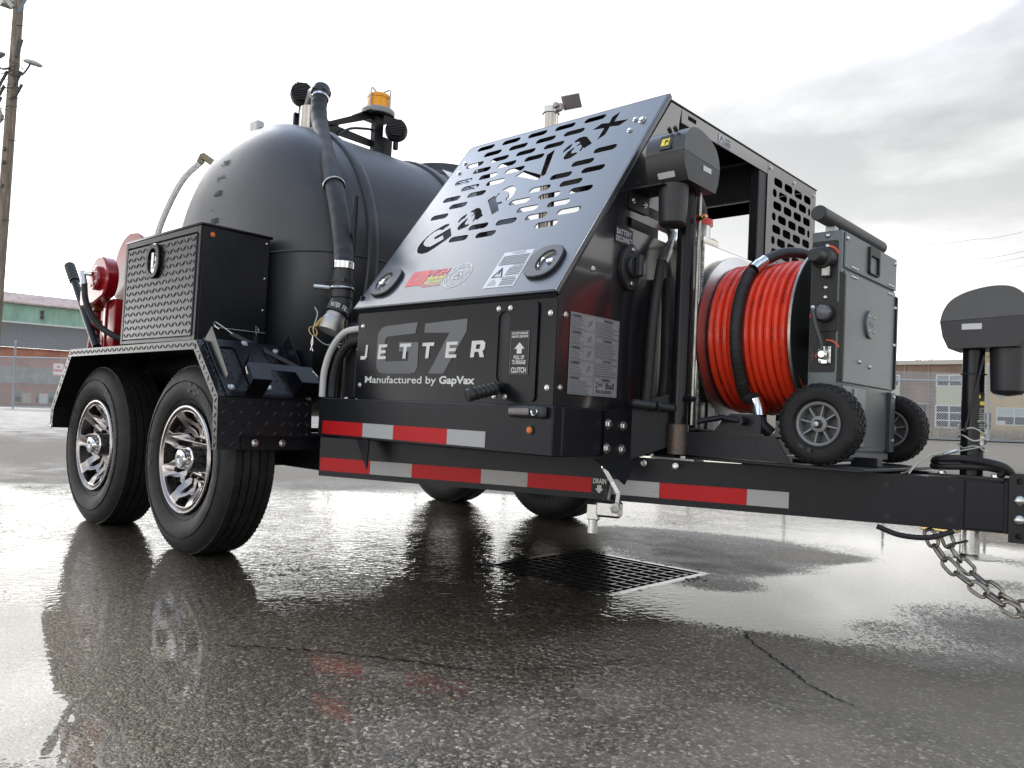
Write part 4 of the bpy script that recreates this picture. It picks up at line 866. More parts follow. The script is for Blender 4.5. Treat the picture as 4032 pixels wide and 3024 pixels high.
b.build('door_frame', BLK, tb)
b = MB(); b.box((TX0 + .026, TY0 - .003, TZ0 + .020), (TX1 - .030, TY0 + .005, TZ1 - .036), .002); dr = b.build('door', TREAD, tb)
lugs(fr((TX0 + .030, TY0 - .0031, TZ0 + .024), (1, 0, 0), (0, 0, 1)), .690, .420, dr, pitch=.0305, ln=.031, wd=.0062, ht=.0030)
MD = fr((-2.098, TY0 - .0035, 1.235), (1, 0, 0), (0, 0, 1))
lt = plate2d('door_latch', [(.068 * math.copysign(abs(math.cos(a)) ** .75, math.cos(a)), .078 * math.copysign(abs(math.sin(a)) ** .8, math.sin(a))) for a in [2 * PI * i / 36 for i in range(36)]], [[(.044 * math.cos(2 * PI * i / 28), .056 * math.sin(2 * PI * i / 28)) for i in range(28)]], .012, MD, BLKG, tb, bevel=.003)
MB().raw([(.046 * math.cos(2 * PI * i / 28), .058 * math.sin(2 * PI * i / 28), .0005) for i in range(28)], [tuple(range(28))], MD).build('cup', CHROME, tb)
b = MB(); b.box((-.009, -.034, .004), (.009, .040, .015), .004, M=MD); b.lathe([(1e-5, .010), (.016, .009), (.016, .002)], MD @ V((0, -.036, .0)), (0, -1, 0), 16); b.build('handle', CHROME, tb)
MB().cyl((TX1 - .027, TY0 - .005, TZ0 + .02), (TX1 - .027, TY0 - .005, TZ1 - .036), .004, n=8).build('hinge', BLK, tb)
o = MB().lathe([(1e-5, .008), (.009, .007), (.011, .002), (.011, 0)], (TX1 + .0005, -.255, 1.315), (1, 0, 0), 18).build('marker_light', AMBS, tb)
MB().lathe([(.011, .0005), (.0145, .0005), (.0145, .004), (.011, .004)], (TX1 + .0005, -.255, 1.315), (1, 0, 0), 18).build('grommet', PLAS, tb)
for z in (1.325, 1.17, 1.03): bolt((TX1 + .0005, -.003, z), (1, 0, 0), .006, tb, RIVET, 'rivet')
# rubber strap hooked across the cone holder
strap = tag(empty('rubber_strap', (-1.5, -.1, .80)), 'black rubber tie-down straps with wire hooks crossed over the fender bracket', 'strap')
WHK = pm('bright_wire', (0.75, 0.72, 0.62), 0.3, 0.9)
A1, A2 = V((-1.655, -.215, .935)), V((-1.655, -.03, .940)); B1, B2 = MSL @ V((.072, -.24, .075)), MSL @ V((.368, -.23, .075))
for a, c in ((A1, B2), (A2, B1)):
    d = (c - a); m1, m2 = a + d * .14, a + d * .86
    M = fr(m1, m2 - m1, MSL.to_3x3() @ V((0, 0, 1)).cross(V((1, 0, 0)))); ll = (m2 - m1).length
    b = MB(); b.box((0, -.009, -.002), (ll, .009, .002), .001, M=M); b.build('strap_band', HOSEB, strap)
    for e0, e1 in ((m1, a), (m2, c)):
        q = e1 - e0; up_ = V((0, -.012, .02))
        b = MB(); b.tube(spline([e0 - q.normalized() * .01, e0 + q * .4 + up_ * .5, e1 + up_ * .8, e1 + q.normalized() * .018, e1 - up_ * .6], 6), .0028, 8); b.build('hook', WHK, strap)
MB().cyl((-1.664, -.235, .93), (-1.664, .012, .93), .003, n=8).build('strap_rod', ZINC, tb)

# ---- water tank: a cross-lying barrel with domed ends
TC = V((-2.18, .95, 1.303)); TA, TBZ = .76, .735; TY_0, TYD = .02, .33; TEXP, TN = 2.06, 2.8
def tk(th, y):
    t_ = 0.0
    if y < TYD: t_ = (TYD - y) / (TYD - TY_0)
    if y > 1.9 - TYD: t_ = (y - (1.9 - TYD)) / (TYD - TY_0)
    s_ = max(1 - min(t_, 1) ** TN, 0) ** (1 / TN)
    c, q = math.cos(th), math.sin(th)
    return V((TC.x + TA * s_ * math.copysign(abs(c) ** (2 / TEXP), c), y, TC.z + TBZ * s_ * math.copysign(abs(q) ** (2 / TEXP), q)))
def dome_y(x, z):
    s_ = (abs((x - TC.x) / TA) ** TEXP + abs((z - TC.z) / TBZ) ** TEXP) ** (1 / TEXP); s_ = min(s_, .9999)
    return TYD - (TYD - TY_0) * max(0, 1 - s_ ** TN) ** (1 / TN)
b = MB(); ysl = [TYD - (TYD - TY_0) * math.sin(PI / 2 * k / 16) ** .8 for k in range(16, -1, -1)] ; ysl += list(np.linspace(TYD, 1.9 - TYD, 8)[1:]); ysl += [1.9 - q for q in ysl[:17][::-1]][1:]
nn_ = 96; vs_ = []; fs = []
for y in ysl:
    for i in range(nn_): vs_.append(tk(2 * PI * i / nn_, y))
for k in range(len(ysl) - 1):
    for i in range(nn_): fs.append((k * nn_ + i, k * nn_ + (i + 1) % nn_, (k + 1) * nn_ + (i + 1) % nn_, (k + 1) * nn_ + i))
b.raw(vs_, fs); tank = b.build('water_tank', POLY, T, ang=60)
for y in (.385, 1.02, 1.52):                                        # hoop ribs
    b = MB(); b.tube([TC * 0 + V((TC.x, 0, TC.z)) + (tk(2 * PI * i / 72, .6) - V((TC.x, .6, TC.z))) * 1.004 + V((0, y, 0)) for i in range(72)], .030, 10, closed=True, rz=.016); b.build('hoop_rib', POLY, tank)
def seam_pts():
    p = [tk(-.0, y) for y in np.linspace(1.6, TYD, 10)] + [tk(0, y) for y in ysl[:17][::-1]][1:-1] + [V((x, dome_y(x, TC.z) , TC.z)) for x in np.linspace(TC.x + .3, TC.x - .3, 8)] + [tk(PI, y) for y in ysl[1:17]] + [tk(PI, y) for y in np.linspace(TYD, 1.6, 6)[1:]]
    return p
b = MB(); b.tube([q + (q - TC).normalized() * .001 for q in seam_pts()], .0045, 6); b.build('mould_seam', POLY, tank)
def dome_text(s_, x0, z0, w_, h, bold=.03):
    me = text_mesh(s_, w_=w_, h=h, bold=bold)
    for v in me.vertices:
        x, z = x0 + v.co.x, z0 + v.co.y; v.co = (x, dome_y(x, z) - .003, z)
    me.update(); link('gauge_mark', me, POLYM, tank)
for lab, z in (('-700', 1.79), ('-600', 1.63), ('-500', 1.49)): dome_text(lab, -2.27, z, .085, .030)
dome_text('U.S. GAL', -2.27, 1.72, .085, .018)
for z in (1.71, 1.56): dome_text('-', -2.26, z, .014, .005)
# man-way lid
b = MB(); b.lathe([(.30, 0), (.30, .03), (.26, .05), (.24, .10), (.14, .13), (1e-5, .14)], (-2.18, 1.47, 2.005), (0, 0, 1), 36); b.lathe([(.03, .13), (.03, .150), (1e-5, .152)], (-2.18, 1.47, 2.005), (0, 0, 1), 12); b.build('man_way_lid', POLY, tank)
flat('tank_label', rect(-.14, -.06, .14, .06), fr(tk(1.05, 1.28) + V((.012, 0, .008)), (0, 1, 0), (-.75, 0, .65)), WHITEP, tank)
flats('label_print', [rect(-.10, -.01, -.02, .015), rect(.0, -.012, .09, .02), rect(-.1, -.04, .05, -.03)], fr(tk(1.05, 1.28) + V((.014, 0, .009)), (0, 1, 0), (-.75, 0, .65)), pm('blue_ink', (.05, .12, .35), .5), tank)
b = MB(); b.box((-2.215, .17, 1.965), (-2.145, .215, 2.045), .006); b.build('vent', LENSW, tank)
# sight tube at the back
b = MB(); b.tube(spline([(-2.775, .205, 2.02 - .06), (-2.87, .15, 1.86), (-2.93, .1, 1.70), (-2.97, .06, 1.5), (-2.99, .04, 1.2)], 8), .017, 10); b.build('sight_tube', CLEARH, tank)
b = MB(); b.cyl((-2.69, .235, 1.93), (-2.775, .205, 1.985), .02, n=10); b.cyl((-2.77, .205, 1.99), (-2.79, .195, 1.945), .019, n=10); b.build('elbow', pm('dull_elbow', (.20, .17, .09), .4), tank)
# fill hose, its cap, clamps and camlock
FH = [(-1.985, .425, 2.205), (-1.955, .40, 2.13), (-1.88, .365, 2.02), (-1.74, .30, 1.88), (-1.57, .225, 1.72), (-1.42, .165, 1.56), (-1.30, .12, 1.40), (-1.22, .085, 1.27), (-1.165, .052, 1.185)]
hp = spline(FH, 24)
b = MB(); b.tube(hp, lambda q: .0405 + .0006 * math.sin(q * 560) + .0005 * math.sin(q * 91), 16); fh = b.build('fill_hose', HOSEB, T)
d0 = (hp[0] - hp[1]).normalized()
b = MB(); b.lathe([(1e-5, .075), (.030, .073), (.043, .062), (.047, .05), (.047, .018), (.043, .0)], hp[0], d0, 20); b.lathe([(.052, .012), (.052, .040), (.042, .041)], hp[0], d0, 6); b.build('hose_cap', PLAS, fh)
b = MB(); b.lathe([(.042, 0), (.044, .002), (.044, .014), (.042, .016)], hp[0] - d0 * .02, d0, 24); b.build('clamp', CHROME, fh)
b = MB(); b.tube([(-1.985, .425, 2.22), (-2.04, .44, 2.23), (-2.10, .46, 2.18), (-2.12, .47, 2.02)], .05, 14); b.build('inlet_elbow', PLAS, tank)
b = MB(); b.box((-2.155, .415, 1.99), (-2.145, .53, 2.17)); b.cyl((-2.06, .42, 2.0), (-2.06, .42, 2.16), .05, n=18); b.build('inlet_pipe', STAIN, tank)
q = hp[int(len(hp) * .60)]; dq = (hp[int(len(hp) * .60) + 1] - q).normalized()
b = MB(); b.tube([axm(q, dq) @ V((.045 * math.cos(2 * PI * i / 24), .045 * math.sin(2 * PI * i / 24), 0)) for i in range(24)], .005, 8, closed=True); b.build('hose_ring', ZINC, fh)
b = MB(); b.cyl((-1.20, .115, .62), (-1.215, .13, 1.50), .012, n=10); b.build('hose_stand', BLK, T)
e = hp[-1]; dn = V((.02, -.02, -1)).normalized()
b = MB(); b.lathe([(.042, 0), (.0435, .002), (.0435, .028), (.042, .03)], e + V((0, 0, .02)), dn, 24); b.build('clamp', CHROME, fh)
b = MB(); b.lathe([(.039, 0), (.040, .10), (.044, .10), (.044, .125), (.040, .128), (.040, .15), (1e-5, .15)], e, dn, 24); b.lathe([(.047, .05), (.047, .065), (.040, .066)], e, dn, 6); b.build('pipe_nipple', PLAS, fh)
b = MB(); b.tube([axm(e + dn * .088, dn) @ V((.044 * math.cos(a), .044 * math.sin(a), 0)) for a in [PI * i / 12 - .3 for i in range(16)]] , .006, 8); b.cyl(e + dn * .088 + V((-.065, -.09, .0)), e + dn * .088 + V((-.03, -.04, 0)), .009, n=10); b.build('u_bolt', ZINC, fh)
b = MB(); b.box(e + dn * .125 + V((-.10, -.01, 0)), e + dn * .05 + V((-.02, -.006, 0)), .001); b.build('pipe_bracket', BLK, fh)
d2 = V((-.02, -.42, -1)).normalized(); e2 = e + dn * .15
cf = MB().lathe([(.039, -.02), (.047, 0), (.049, .045), (.043, .048)], e2, d2, 24).build('coupling', PLAS, fh)
arcw = 'WATER FILL'; Mw = axm(e2 + d2 * .012, -d2)
tm = bmesh.new()
cdir = (CAM - e2); cdir = cdir - d2 * cdir.dot(d2); cdir.normalize(); side = (-d2).cross(cdir).normalized() * -1
for i, ch in enumerate(arcw):
    if ch == ' ': continue
    a = (i - 4.5) * .17; me = text_mesh(ch, h=.020, w_=.0068 if ch not in 'W' else .009, bold=.02, cx=True)
    rad = cdir * math.cos(a) + (d2.cross(cdir)) * math.sin(a) * -1
    rgt = d2.cross(rad) * -1
    M = fr(e2 + d2 * .036 + rad * .0496, rgt, -d2); me.transform(M); tm.from_mesh(me); bpy.data.meshes.remove(me)
me = bpy.data.meshes.new('lettering'); tm.to_mesh(me); tm.free(); me.materials.append(WHITEP); link('lettering', me, WHITEP, fh)
e3 = e2 + d2 * .046
b = MB(); b.lathe([(.034, 0), (.040, .004), (.040, .020), (.042, .025), (.045, .030), (.045, .076), (.043, .080), (1e-5, .080)], e3, d2, 28); cl_ = b.build('camlock_cap', CASTAL, fh)
for s_ in (-1, 1):
    p = e3 + d2 * .04 + side * s_ * .044; b = MB(); b.cyl(p, p + d2 * .045 + side * s_ * .012, .008, n=10); b.build('cam_arm', BRASS, cl_)
    c = p + d2 * .065 + side * s_ * .012; b = MB(); b.tube([c + side * .017 * math.cos(a) + V((0, 0, 1)) * .017 * math.sin(a) for a in [2 * PI * i / 16 for i in range(16)]], .0022, 6, closed=True); b.build('pull_ring', BRASS, cl_)
    b = MB(); b.tube([c + V((0, 0, -.017)), c + V((.004, 0, -.045)), c + V((-.004, -.004, -.075))], .0022, 6); b.tube([c + V((0, 0, -.017)), c + V((-.008, 0, -.045)), c + V((.002, .004, -.078))], .0022, 6); b.build('clip_pin', ZINC, cl_)
ca, cb = e3 + d2 * .105 - side * .065, e3 + d2 * .06 + side * .07
b = MB(); b.tube(spline([ca, (ca + cb) / 2 + V((0, -.01, -.05)), cb + V((.015, -.01, -.05)), cb + V((.02, 0, .02)), cb + V((0, 0, .05))], 8), .0024, 6); b.build('lanyard', CABLE, cl_)
# clear printed line from the deck to the shroud
b = MB(); b.tube(spline([(-1.17, -.01, .66), (-1.165, -.01, .76), (-1.13, -.005, .85), (-1.07, .005, .91), (-1.00, .02, .925), (-.95, .03, .92)], 8), .013, 10); b.build('clear_line', CLEARH, T)
b = MB(); b.tube(spline([(-1.145, .02, .66), (-1.14, .02, .74), (-1.11, .02, .82), (-1.06, .025, .87), (-.99, .03, .885)], 8), .018, 10); b.build('black_line', HOSEB, T)
MB().box((-1.11, .05, .657), (-1.04, .12, .96), .006).build('pipe_stand', BLK, T)
MB().ccyl((-1.0, .02, .845), (-.975, .02, .845), .006, .002, 8).build('brass_valve', BRASS, T)

# ---- beacon bracket with work lights
BX, BY = -2.14, .91
MB().box((BX - .02, BY - .03, 2.035), (BX + .02, BY + .03, 2.285), .002).build('beacon_post', BLK, T)
MB().box((BX - .022, BY + .031, 2.035), (BX + .018, BY + .10, 2.18), .002).build('beacon_post', BLK, T)
b = MB(); b.prism([(BX - .11, BY - .10, 2.286), (BX + .06, BY - .10, 2.286), (BX + .06, BY + .10, 2.286), (BX - .11, BY + .10, 2.286)], (0, 0, .005)); b.prism([(BX - .02, .45, 2.16), (BX - .02, .60, 2.14), (BX - .02, BY - .03, 2.27), (BX - .02, BY - .03, 2.286), (BX - .02, BY - .09, 2.286), (BX - .02, .60, 2.17), (BX - .02, .45, 2.20)], (.006, 0, 0)); b.prism([(BX - .02, .45, 2.035), (BX - .02, BY - .03, 2.035), (BX - .02, BY - .03, 2.07), (BX - .02, .45, 2.07)], (.006, 0, 0)); b.prism([(BX - .02, .60, 2.07), (BX - .02, .66, 2.07), (BX - .02, .66, 2.17), (BX - .02, .60, 2.15)], (.006, 0, 0)); b.prism([(BX - .02, .66, 2.11), (BX - .02, BY - .03, 2.11), (BX - .02, BY - .03, 2.15), (BX - .02, .66, 2.16)], (.005, 0, 0)); b.build('beacon_bracket', BLK, T)
b = MB(); b.tube(spline([(BX + .01, .64, 2.10), (BX + .01, .72, 2.16), (BX + .01, .82, 2.19), (BX - .02, .88, 2.21)], 8), .007, 8); b.build('wire', WIREM, T)
bc = MB().lathe([(1e-5, 0), (.092, 0), (.094, .004), (.094, .026), (.086, .034), (.066, .038)], (BX, BY, 2.2915), (0, 0, 1), 40).build('beacon', GREYL, T)
MB().lathe([(.066, .036), (.067, .040), (.064, .095), (.067, .097), (.067, .112), (.060, .120), (1e-5, .124)], (BX, BY, 2.2915), (0, 0, 1), 36).build('lens', AMB, bc)
for a in (0.3, 1.87, 3.44, 5.01):
    c_, s_ = math.cos(a), math.sin(a); b = MB(); b.tube([(BX + .078 * c_, BY + .078 * s_, 2.32), (BX + .078 * c_, BY + .078 * s_, 2.425), (BX + .066 * c_, BY + .066 * s_, 2.433), (BX, BY, 2.418)], .0042, 8); b.build('guard_rod', pm('guard_steel', (.35, .34, .42), .35, .7) if a < 1 else bpy.data.materials['guard_steel'], bc)
def work_light(p, ax_):
    M = axm(p, ax_); z = MB().lathe([(1e-5, -.03), (.045, -.03), (.062, -.012), (.064, 0), (.064, .016), (.058, .018), (1e-5, .018)], p, ax_, 28).build('work_light', PLAS, T)
    b = MB()
    for i in range(-5, 6):
        h = .052 * math.sqrt(1 - (i / 6) ** 2); b.box((i * .009 - .002, -h, -.055 + abs(i) * .002), (i * .009 + .002, h, -.028), M=M @ Matrix.Rotation(PI / 2, 4, 'Z'))
    tag(b.build('cooling_fins', PLAS, z), kind='stuff')
    b = MB(); b.box((-.012, -.012, -.10), (.012, .012, -.055), .003, M=Matrix.Translation(V(p) + V((0, 0, -.012)))); b.build('bracket', BLK, z)
work_light((-2.22, .465, 2.285), (-.75, .6, -.1)); work_light((-2.06, .985, 2.215), (-.75, .6, -.1))
b = MB(); b.box((-2.26, .44, 2.0), (-2.24, .50, 2.19), .003); b.build('light_post', BLK, T)

# ---- red hose reel standing on the back of the fender
RX, RY = -2.79, -.20
rr = tag(empty('red_hose_reel', (RX, RY, .862)), 'glossy red enclosed hose reel on the rear fender beside the tool box', 'hose reel')
b = MB(); b.box((RX - .115, RY - .035, .8655), (RX + .09, RY + .12, 1.12), .010, seg=2); b.box((RX - .03, RY - .045, .8655), (RX + .0, RY - .036, 1.10), .003); b.build('pedestal', REDP, rr)
hs_ = [(.115 * math.cos(a), .115 * math.sin(a)) for a in [math.radians(-55 + 230 * i / 18) for i in range(19)]] + [(-.235, -.045), (-.235, -.115), (-.215, -.135), (-.05, -.125)]
plate2d('arm_housing', hs_, [], .045, fr((RX + .015, RY - .045, 1.215), (1, 0, 0), (0, 0, 1)), REDP, rr, bevel=.008)
b = MB(); b.lathe([(1e-5, .03), (.055, .03), (.062, .022), (.062, 0)], (RX + .015, RY - .091, 1.215), (0, -1, 0), 28); b.build('hub', REDP, rr)
for a in (60, 150, 240, 330): bolt((RX + .015 + .045 * math.cos(math.radians(a)), RY - .12, 1.215 + .045 * math.sin(math.radians(a))), (0, -1, 0), .008, rr)
b = MB(); b.lathe([(1e-5, 0), (.205, 0), (.21, .004), (.21, .016), (.18, .02), (1e-5, .02)], (RX + .10, RY + .02, 1.255), (0, 1, 0), 48); b.build('drum_flange', REDP, rr)
b = MB(); b.lathe([(1e-5, 0), (.205, 0), (.21, .004), (.21, .016), (.18, .02), (1e-5, .02)], (RX + .10, RY + .18, 1.255), (0, 1, 0), 48); b.build('drum_flange', REDP, rr)
b = MB(); b.lathe([(.11, 0), (.11, .14)], (RX + .10, RY + .04, 1.255), (0, 1, 0), 32); b.build('drum', REDP, rr)
b = MB(); b.cyl((RX + .0, RY - .118, 1.235), (RX - .05, RY - .15, 1.24), .013, n=12); b.cyl((RX - .05, RY - .15, 1.245), (RX - .015, RY - .15, 1.175), .016, n=12); b.build('swivel', ZINC, rr)
b = MB(); b.tube(spline([(RX - .015, RY - .15, 1.175), (RX + .02, RY - .145, 1.08), (RX + .06, RY - .10, .98), (RX + .14, RY - .04, .92), (RX + .2, RY + .02, .90)], 8), .015, 10); b.build('feed_hose', HOSEB, rr)
b = MB(); b.cyl((RX - .19, RY - .03, .868), (RX - .135, RY - .03, 1.06), .024, .028, n=14); b.build('guide_arm', pm('dark_red_tube', (.16, .012, .008), .35), rr)
MB().ccyl((RX - .135, RY - .06, 1.085), (RX - .135, RY + .0, 1.085), .026, .003, 16).build('roller', pm('amber_roller', (.25, .07, .015), .35), rr)
flats('decal', [rect(-.045, .05, -.012, .10), rect(-.045, -.055, -.012, .0)], fr((RX - .03, RY - .0365, .96), (1, 0, 0), (0, 0, 1)), WHITEP, rr)
lv = tag(empty('crank_lever', (RX - .1, RY - .02, .87)), 'long black lever with ribbed grip leaning out over the rear fender', 'lever')
lp0, lp1 = V((RX - .04, RY - .06, .868)), V((-3.36, -.245, 1.345)); dl = (lp1 - lp0).normalized(); lln = (lp1 - lp0).length
b = MB(); b.cyl(lp0, lp0 + dl * (lln - .14), .021, n=14); b.build('shaft', BLK, lv)
pr = [(1e-5, 0), (.027, .002)]
for i in range(5): pr += [(.026, .02 + i * .024), (.029, .024 + i * .024), (.029, .034 + i * .024), (.025, .037 + i * .024)]
pr += [(.029, .145), (.026, .152), (1e-5, .153)]
b = MB(); b.lathe(pr, lp0 + dl * (lln - .153), dl, 20); b.build('grip', PLAS, lv)

# ---- aluminium oil tank in front of the shroud
AX0, AX1, AY0, AY1, AZ0, AZ1 = .022, .118, .640, 1.285, .600, 1.262
b = MB(); b.box((AX0, AY0, AZ0), (AX1, AY1, AZ1), .012, seg=3); at_ = b.build('oil_tank', ALU, T)
b = MB(); b.tube([(AX1 - .002, AY0 + .002, z) for z in np.linspace(AZ0 + .01, AZ1 - .008, 140)], lambda q: .0048 + .0014 * math.sin(q * 500), 8); b.build('weld_bead', ALUW, at_)
b = MB(); b.tube([(x, AY0 + .003, AZ1 - .002) for x in np.linspace(AX0, AX1, 20)], .005, 8); b.build('weld_bead', ALUW, at_)
b = MB(); b.box((AX0 + .005, .655, AZ1 + .0005), (AX1 - .006, .76, AZ1 + .022), .003); b.build('filler_flange', ALU, at_)
b = MB(); b.lathe([(.036, 0), (.036, .045), (.041, .05)], (.068, .70, AZ1 + .023), (0, 0, 1), 24); b.build('filler_neck', LENSCL, at_)
b = MB(); b.lathe([(.044, .0), (.044, .018), (.041, .021), (1e-5, .022)], (.068, .70, AZ1 + .071), (0, 0, 1), 28); b.box((.045, .685, AZ1 + .093), (.091, .715, AZ1 + .112), .003); b.build('filler_cap', REDC, at_)
bolt((.098, .745, AZ1 + .023), (0, 0, 1), .009, at_)
MB().box((AX0, .66, .5025), (AX1, 1.26, .5995)).build('tank_foot', BLKS, T)
b = MB(); b.box((.125, .70, .60), (.150, .735, .70), .002); b.build('angle_bracket', GALV, T)

hh_ = spline([(.05, .485, 1.17), (.052, .468, 1.12), (.055, .446, 1.03), (.055, .432, .91), (.052, .428, .76), (.045, .428, .66)], 8)
b = MB(); b.tube(hh_, .0165, 12); hyd = b.build('hydraulic_hose', HOSEB, T)
b = MB(); b.tube([(.05, .485, 1.165), (.05, .517, 1.215)], .020, 16); b.tube([(.05, .517, 1.215), (.05, .532, 1.238)], .015, 12); b.tube([(.05, .532, 1.238), (.045, .56, 1.28), (.02, .57, 1.30)], .011, 10); b.build('hose_fitting', STEEL, hyd)
b = MB(); b.tube(spline([(.03, .56, 1.12), (.045, .545, .95), (.05, .54, .80), (.04, .54, .66)], 8), .022, 12); b.build('hydraulic_hose', HOSEB, T)
# ---- pivot post, wing plate
JX, JY = .130, .500
wing = [(.0145, .238), (.0145, .391), (.098, .492)]
b = MB(); vs_ = [(x, y, z) for (x, y), (z0, z1) in zip(wing, ((.499, .6515), (.497, .678), (.545, .722))) for z in (z0, z1)]
vs_ += [(x + .006, y - .003, z) for x, y, z in vs_]
b.raw(vs_, [(0, 2, 3, 1), (2, 4, 5, 3), (6, 7, 9, 8), (8, 9, 11, 10), (1, 3, 9, 7), (3, 5, 11, 9), (0, 6, 8, 2), (2, 8, 10, 4), (0, 1, 7, 6), (4, 10, 11, 5)]); wg = b.build('wing_plate', BLK, T, ang=20)
for y, z in ((.254, .610), (.337, .606), (.250, .533), (.333, .530)): bolt((.0212, y, z), (1, 0, 0), .0135, wg, BOLT)
post = MB().lathe([(.029, .0), (.029, .78)], (JX, JY, .62), (0, 0, 1), 28).build('pivot_post', BLKG, T)
b = MB(); b.lathe([(1e-5, 0), (.034, 0), (.034, .098), (.029, .10)], (JX, JY, .522), (0, 0, 1), 28); b.build('pivot_collar', RUSTP, post)
b = MB(); b.lathe([(.0345, .0), (.0355, .0), (.0355, .078), (.0345, .08)], (JX, JY, .524), (0, 0, 1), 20, a0=2.2, a1=5.2); b.build('collar_sleeve', BLK, post)
b = MB(); b.cyl((JX - .005, JY - .03, .672), (JX - .035, JY - .085, .676), .014, n=14); b.ccyl((JX - .036, JY - .086, .676), (JX - .085, JY - .155, .682), .0145, .006, 16); b.lathe([(.018, 0), (.018, .008), (.012, .01)], (JX - .03, JY - .077, .6755), (-.5, -.85, 0), 6); b.build('lock_pin', PLAS, post)
b = MB(); b.ccyl((JX + .025, JY - .012, .706), (JX + .068, JY - .03, .704), .009, .002, 12); b.ccyl((JX + .068, JY - .03, .704), (JX + .080, JY - .035, .704), .005, .001, 10); b.build('grease_fitting', BLK, post)
MB().cyl((JX + .036, JY + .02, .62), (JX + .036, JY + .02, 1.42), .006, n=12).build('edge_highlight', STEEL, post)  # thin rod standing in for the highlight along the inner tube's edge
b = MB(); b.ccyl((JX + .040, JY, 1.30), (JX + .075, JY - .02, 1.30), .008, .002, 12); b.ccyl((JX + .075, JY - .02, 1.30), (JX + .086, JY - .026, 1.30), .005, .001, 10); b.build('grease_fitting', BRASS, post)
b = MB(); b.box((-.0, .34, 1.385), (JX - .0, .455, 1.391)); b.box((.003, .34, 1.325), (.008, .455, 1.385)); b.build('jack_bracket', BLK, T)
for y in (.36, .43): bolt((.0085, y, 1.355), (1, 0, 0), .008)
# ---- electric jacks
HP = [(-.055, .002), (-.071, .038), (-.079, .084), (-.071, .1155), (-.0525, .145), (-.019, .166), (.023, .1785), (.065, .184), (.103, .180), (.128, .166), (.143, .147), (.153, .118), (.153, .0945), (.149, .05), (.122, .006)]
def jack_head(base, u, par, logo=True):
    u = V(u); vv = V((0, 0, 1)).cross(u)                            # u across the broad face, vv out of its back
    M = fr(base, u, (0, 0, 1))                                      # local x=u, y=up, z = u x up (out of the broad face)
    hh = .072
    lo = [p for p in HP if p[1] <= .0946]; up = [p for p in HP if p[1] >= .084]
    lower = [HP[0], HP[1], HP[2], (.153, .0945), (.149, .05), (.122, .006)]
    upper = [(p_.x, p_.y) for p_ in spline([V((a_, c_, 0)) for a_, c_ in [HP[2]] + HP[3:12] + [(.153, .0945)]], 4)]
    b = MB(); b.prism([M @ V((x, z, -hh)) for x, z in lower], M.to_3x3() @ V((0, 0, 2 * hh))); h = b.build('jack_housing', PLAS, par, bev=.008, ang=40)
    b = MB(); b.prism([M @ V((x, z + .0012, -hh)) for x, z in upper], M.to_3x3() @ V((0, 0, 2 * hh))); b.build('jack_cover', PLAS_SHEEN, h, bev=.009, ang=40)
    b = MB(); b.lathe([(.049, 0), (.0485, -.02), (.0445, -.124), (.040, -.130), (1e-5, -.133)], M @ V((.090, .004, 0)), (0, 0, 1), 32); b.lathe([(.040, -.1305), (.036, -.134), (1e-5, -.140)], M @ V((.090, .004, 0)), (0, 0, 1), 24); b.build('motor_tube', PLAS, h)
    flat('light_lens', rrect(-.019, .058, .034, .0755, .002, 2), M @ Matrix.Translation((0, 0, hh + .0008)), LENSW, h)
    flat('light_lens', rrect(-.034, .058, .019, .0755, .002, 2), M @ fr((0, 0, -hh - .0008), (-1, 0, 0), (0, 1, 0)), LENSW, h)
    for x in (-.042, .062): MB().lathe([(1e-5, .001), (.0035, .001), (.0035, 0)], M @ V((x, .060, hh)), M.to_3x3() @ V((0, 0, 1)), 10).build('screw', PLAS, h)
    # narrow end: logo above, lamp below
    ME = M @ fr((.1545, 0, 0), (0, 0, -1), (0, 1, 0))
    nrm = V((.149 - .122, .05 - .006, 0)).normalized()
    ML = M @ fr((.1365, .0285, 0), (0, 0, -1), V((.027, .044, 0)))
    flat('light_lens', rrect(-.032, -.010, .030, .010, .002, 2), ML, LENSW, h, z=.0012)
    MU = M @ fr((.1485, .132, 0), (0, 0, -1), V((-.012, .028, 0)))
    flat('logo', rect(-.024, -.030, .024, .026), MU, INK, h, z=.0022)
    flats('logo_mark', [rect(-.015, -.012, -.002, .012), [(-.002, .012), (.014, .012), (.014, -.006), (.010, -.006), (.010, .006), (-.002, .006)], [(-.015, -.012), (.014, -.012), (.014, -.016), (-.015, -.016)], [(.003, -.012), (.014, -.012), (.014, -.003), (.003, -.003)]], MU, YELV, h, z=.0030)
    for z in (-.03, -.008): MB().ccyl(M @ V((.135, .165, z)), M @ V((.152, .178, z)), .007, .002, 10).build('toggle', PLAS, h)
    return h
jack_head((JX, JY, 1.392), (0, -1, 0), post)
tj = MB().lathe([(.031, 0), (.031, .385)], (.903, .90, .503), (0, 0, 1), 28).build('tongue_jack', BLKG, T)
jack_head((.903, .90, .886), (1, 0, 0), tj)
b = MB(); b.prism([(.80, .84, .503), (1.0, .84, .503), (1.0, .96, .503), (.80, .96, .503)], (0, 0, .008)); b.build('jack_plate', BLK, tj, bev=.002)
for x in (.835, .975): bolt((x, .855, .511), (0, 0, 1), .011, tj)
b = MB(); b.lathe([(.0275, 0), (.0275, -.075), (.024, -.08)], (.903, .90, .352), (0, 0, 1), 24); b.lathe([(1e-5, -.078), (.083, -.082), (.083, -.086), (1e-5, -.088)], (.903, .90, .352), (0, 0, 1), 40); b.build('jack_foot', ZINC, tj)
b = MB(); b.cyl((.903, .872, .315), (.87, .80, .305), .004, n=8); b.build('foot_pin', ZINC, tj)
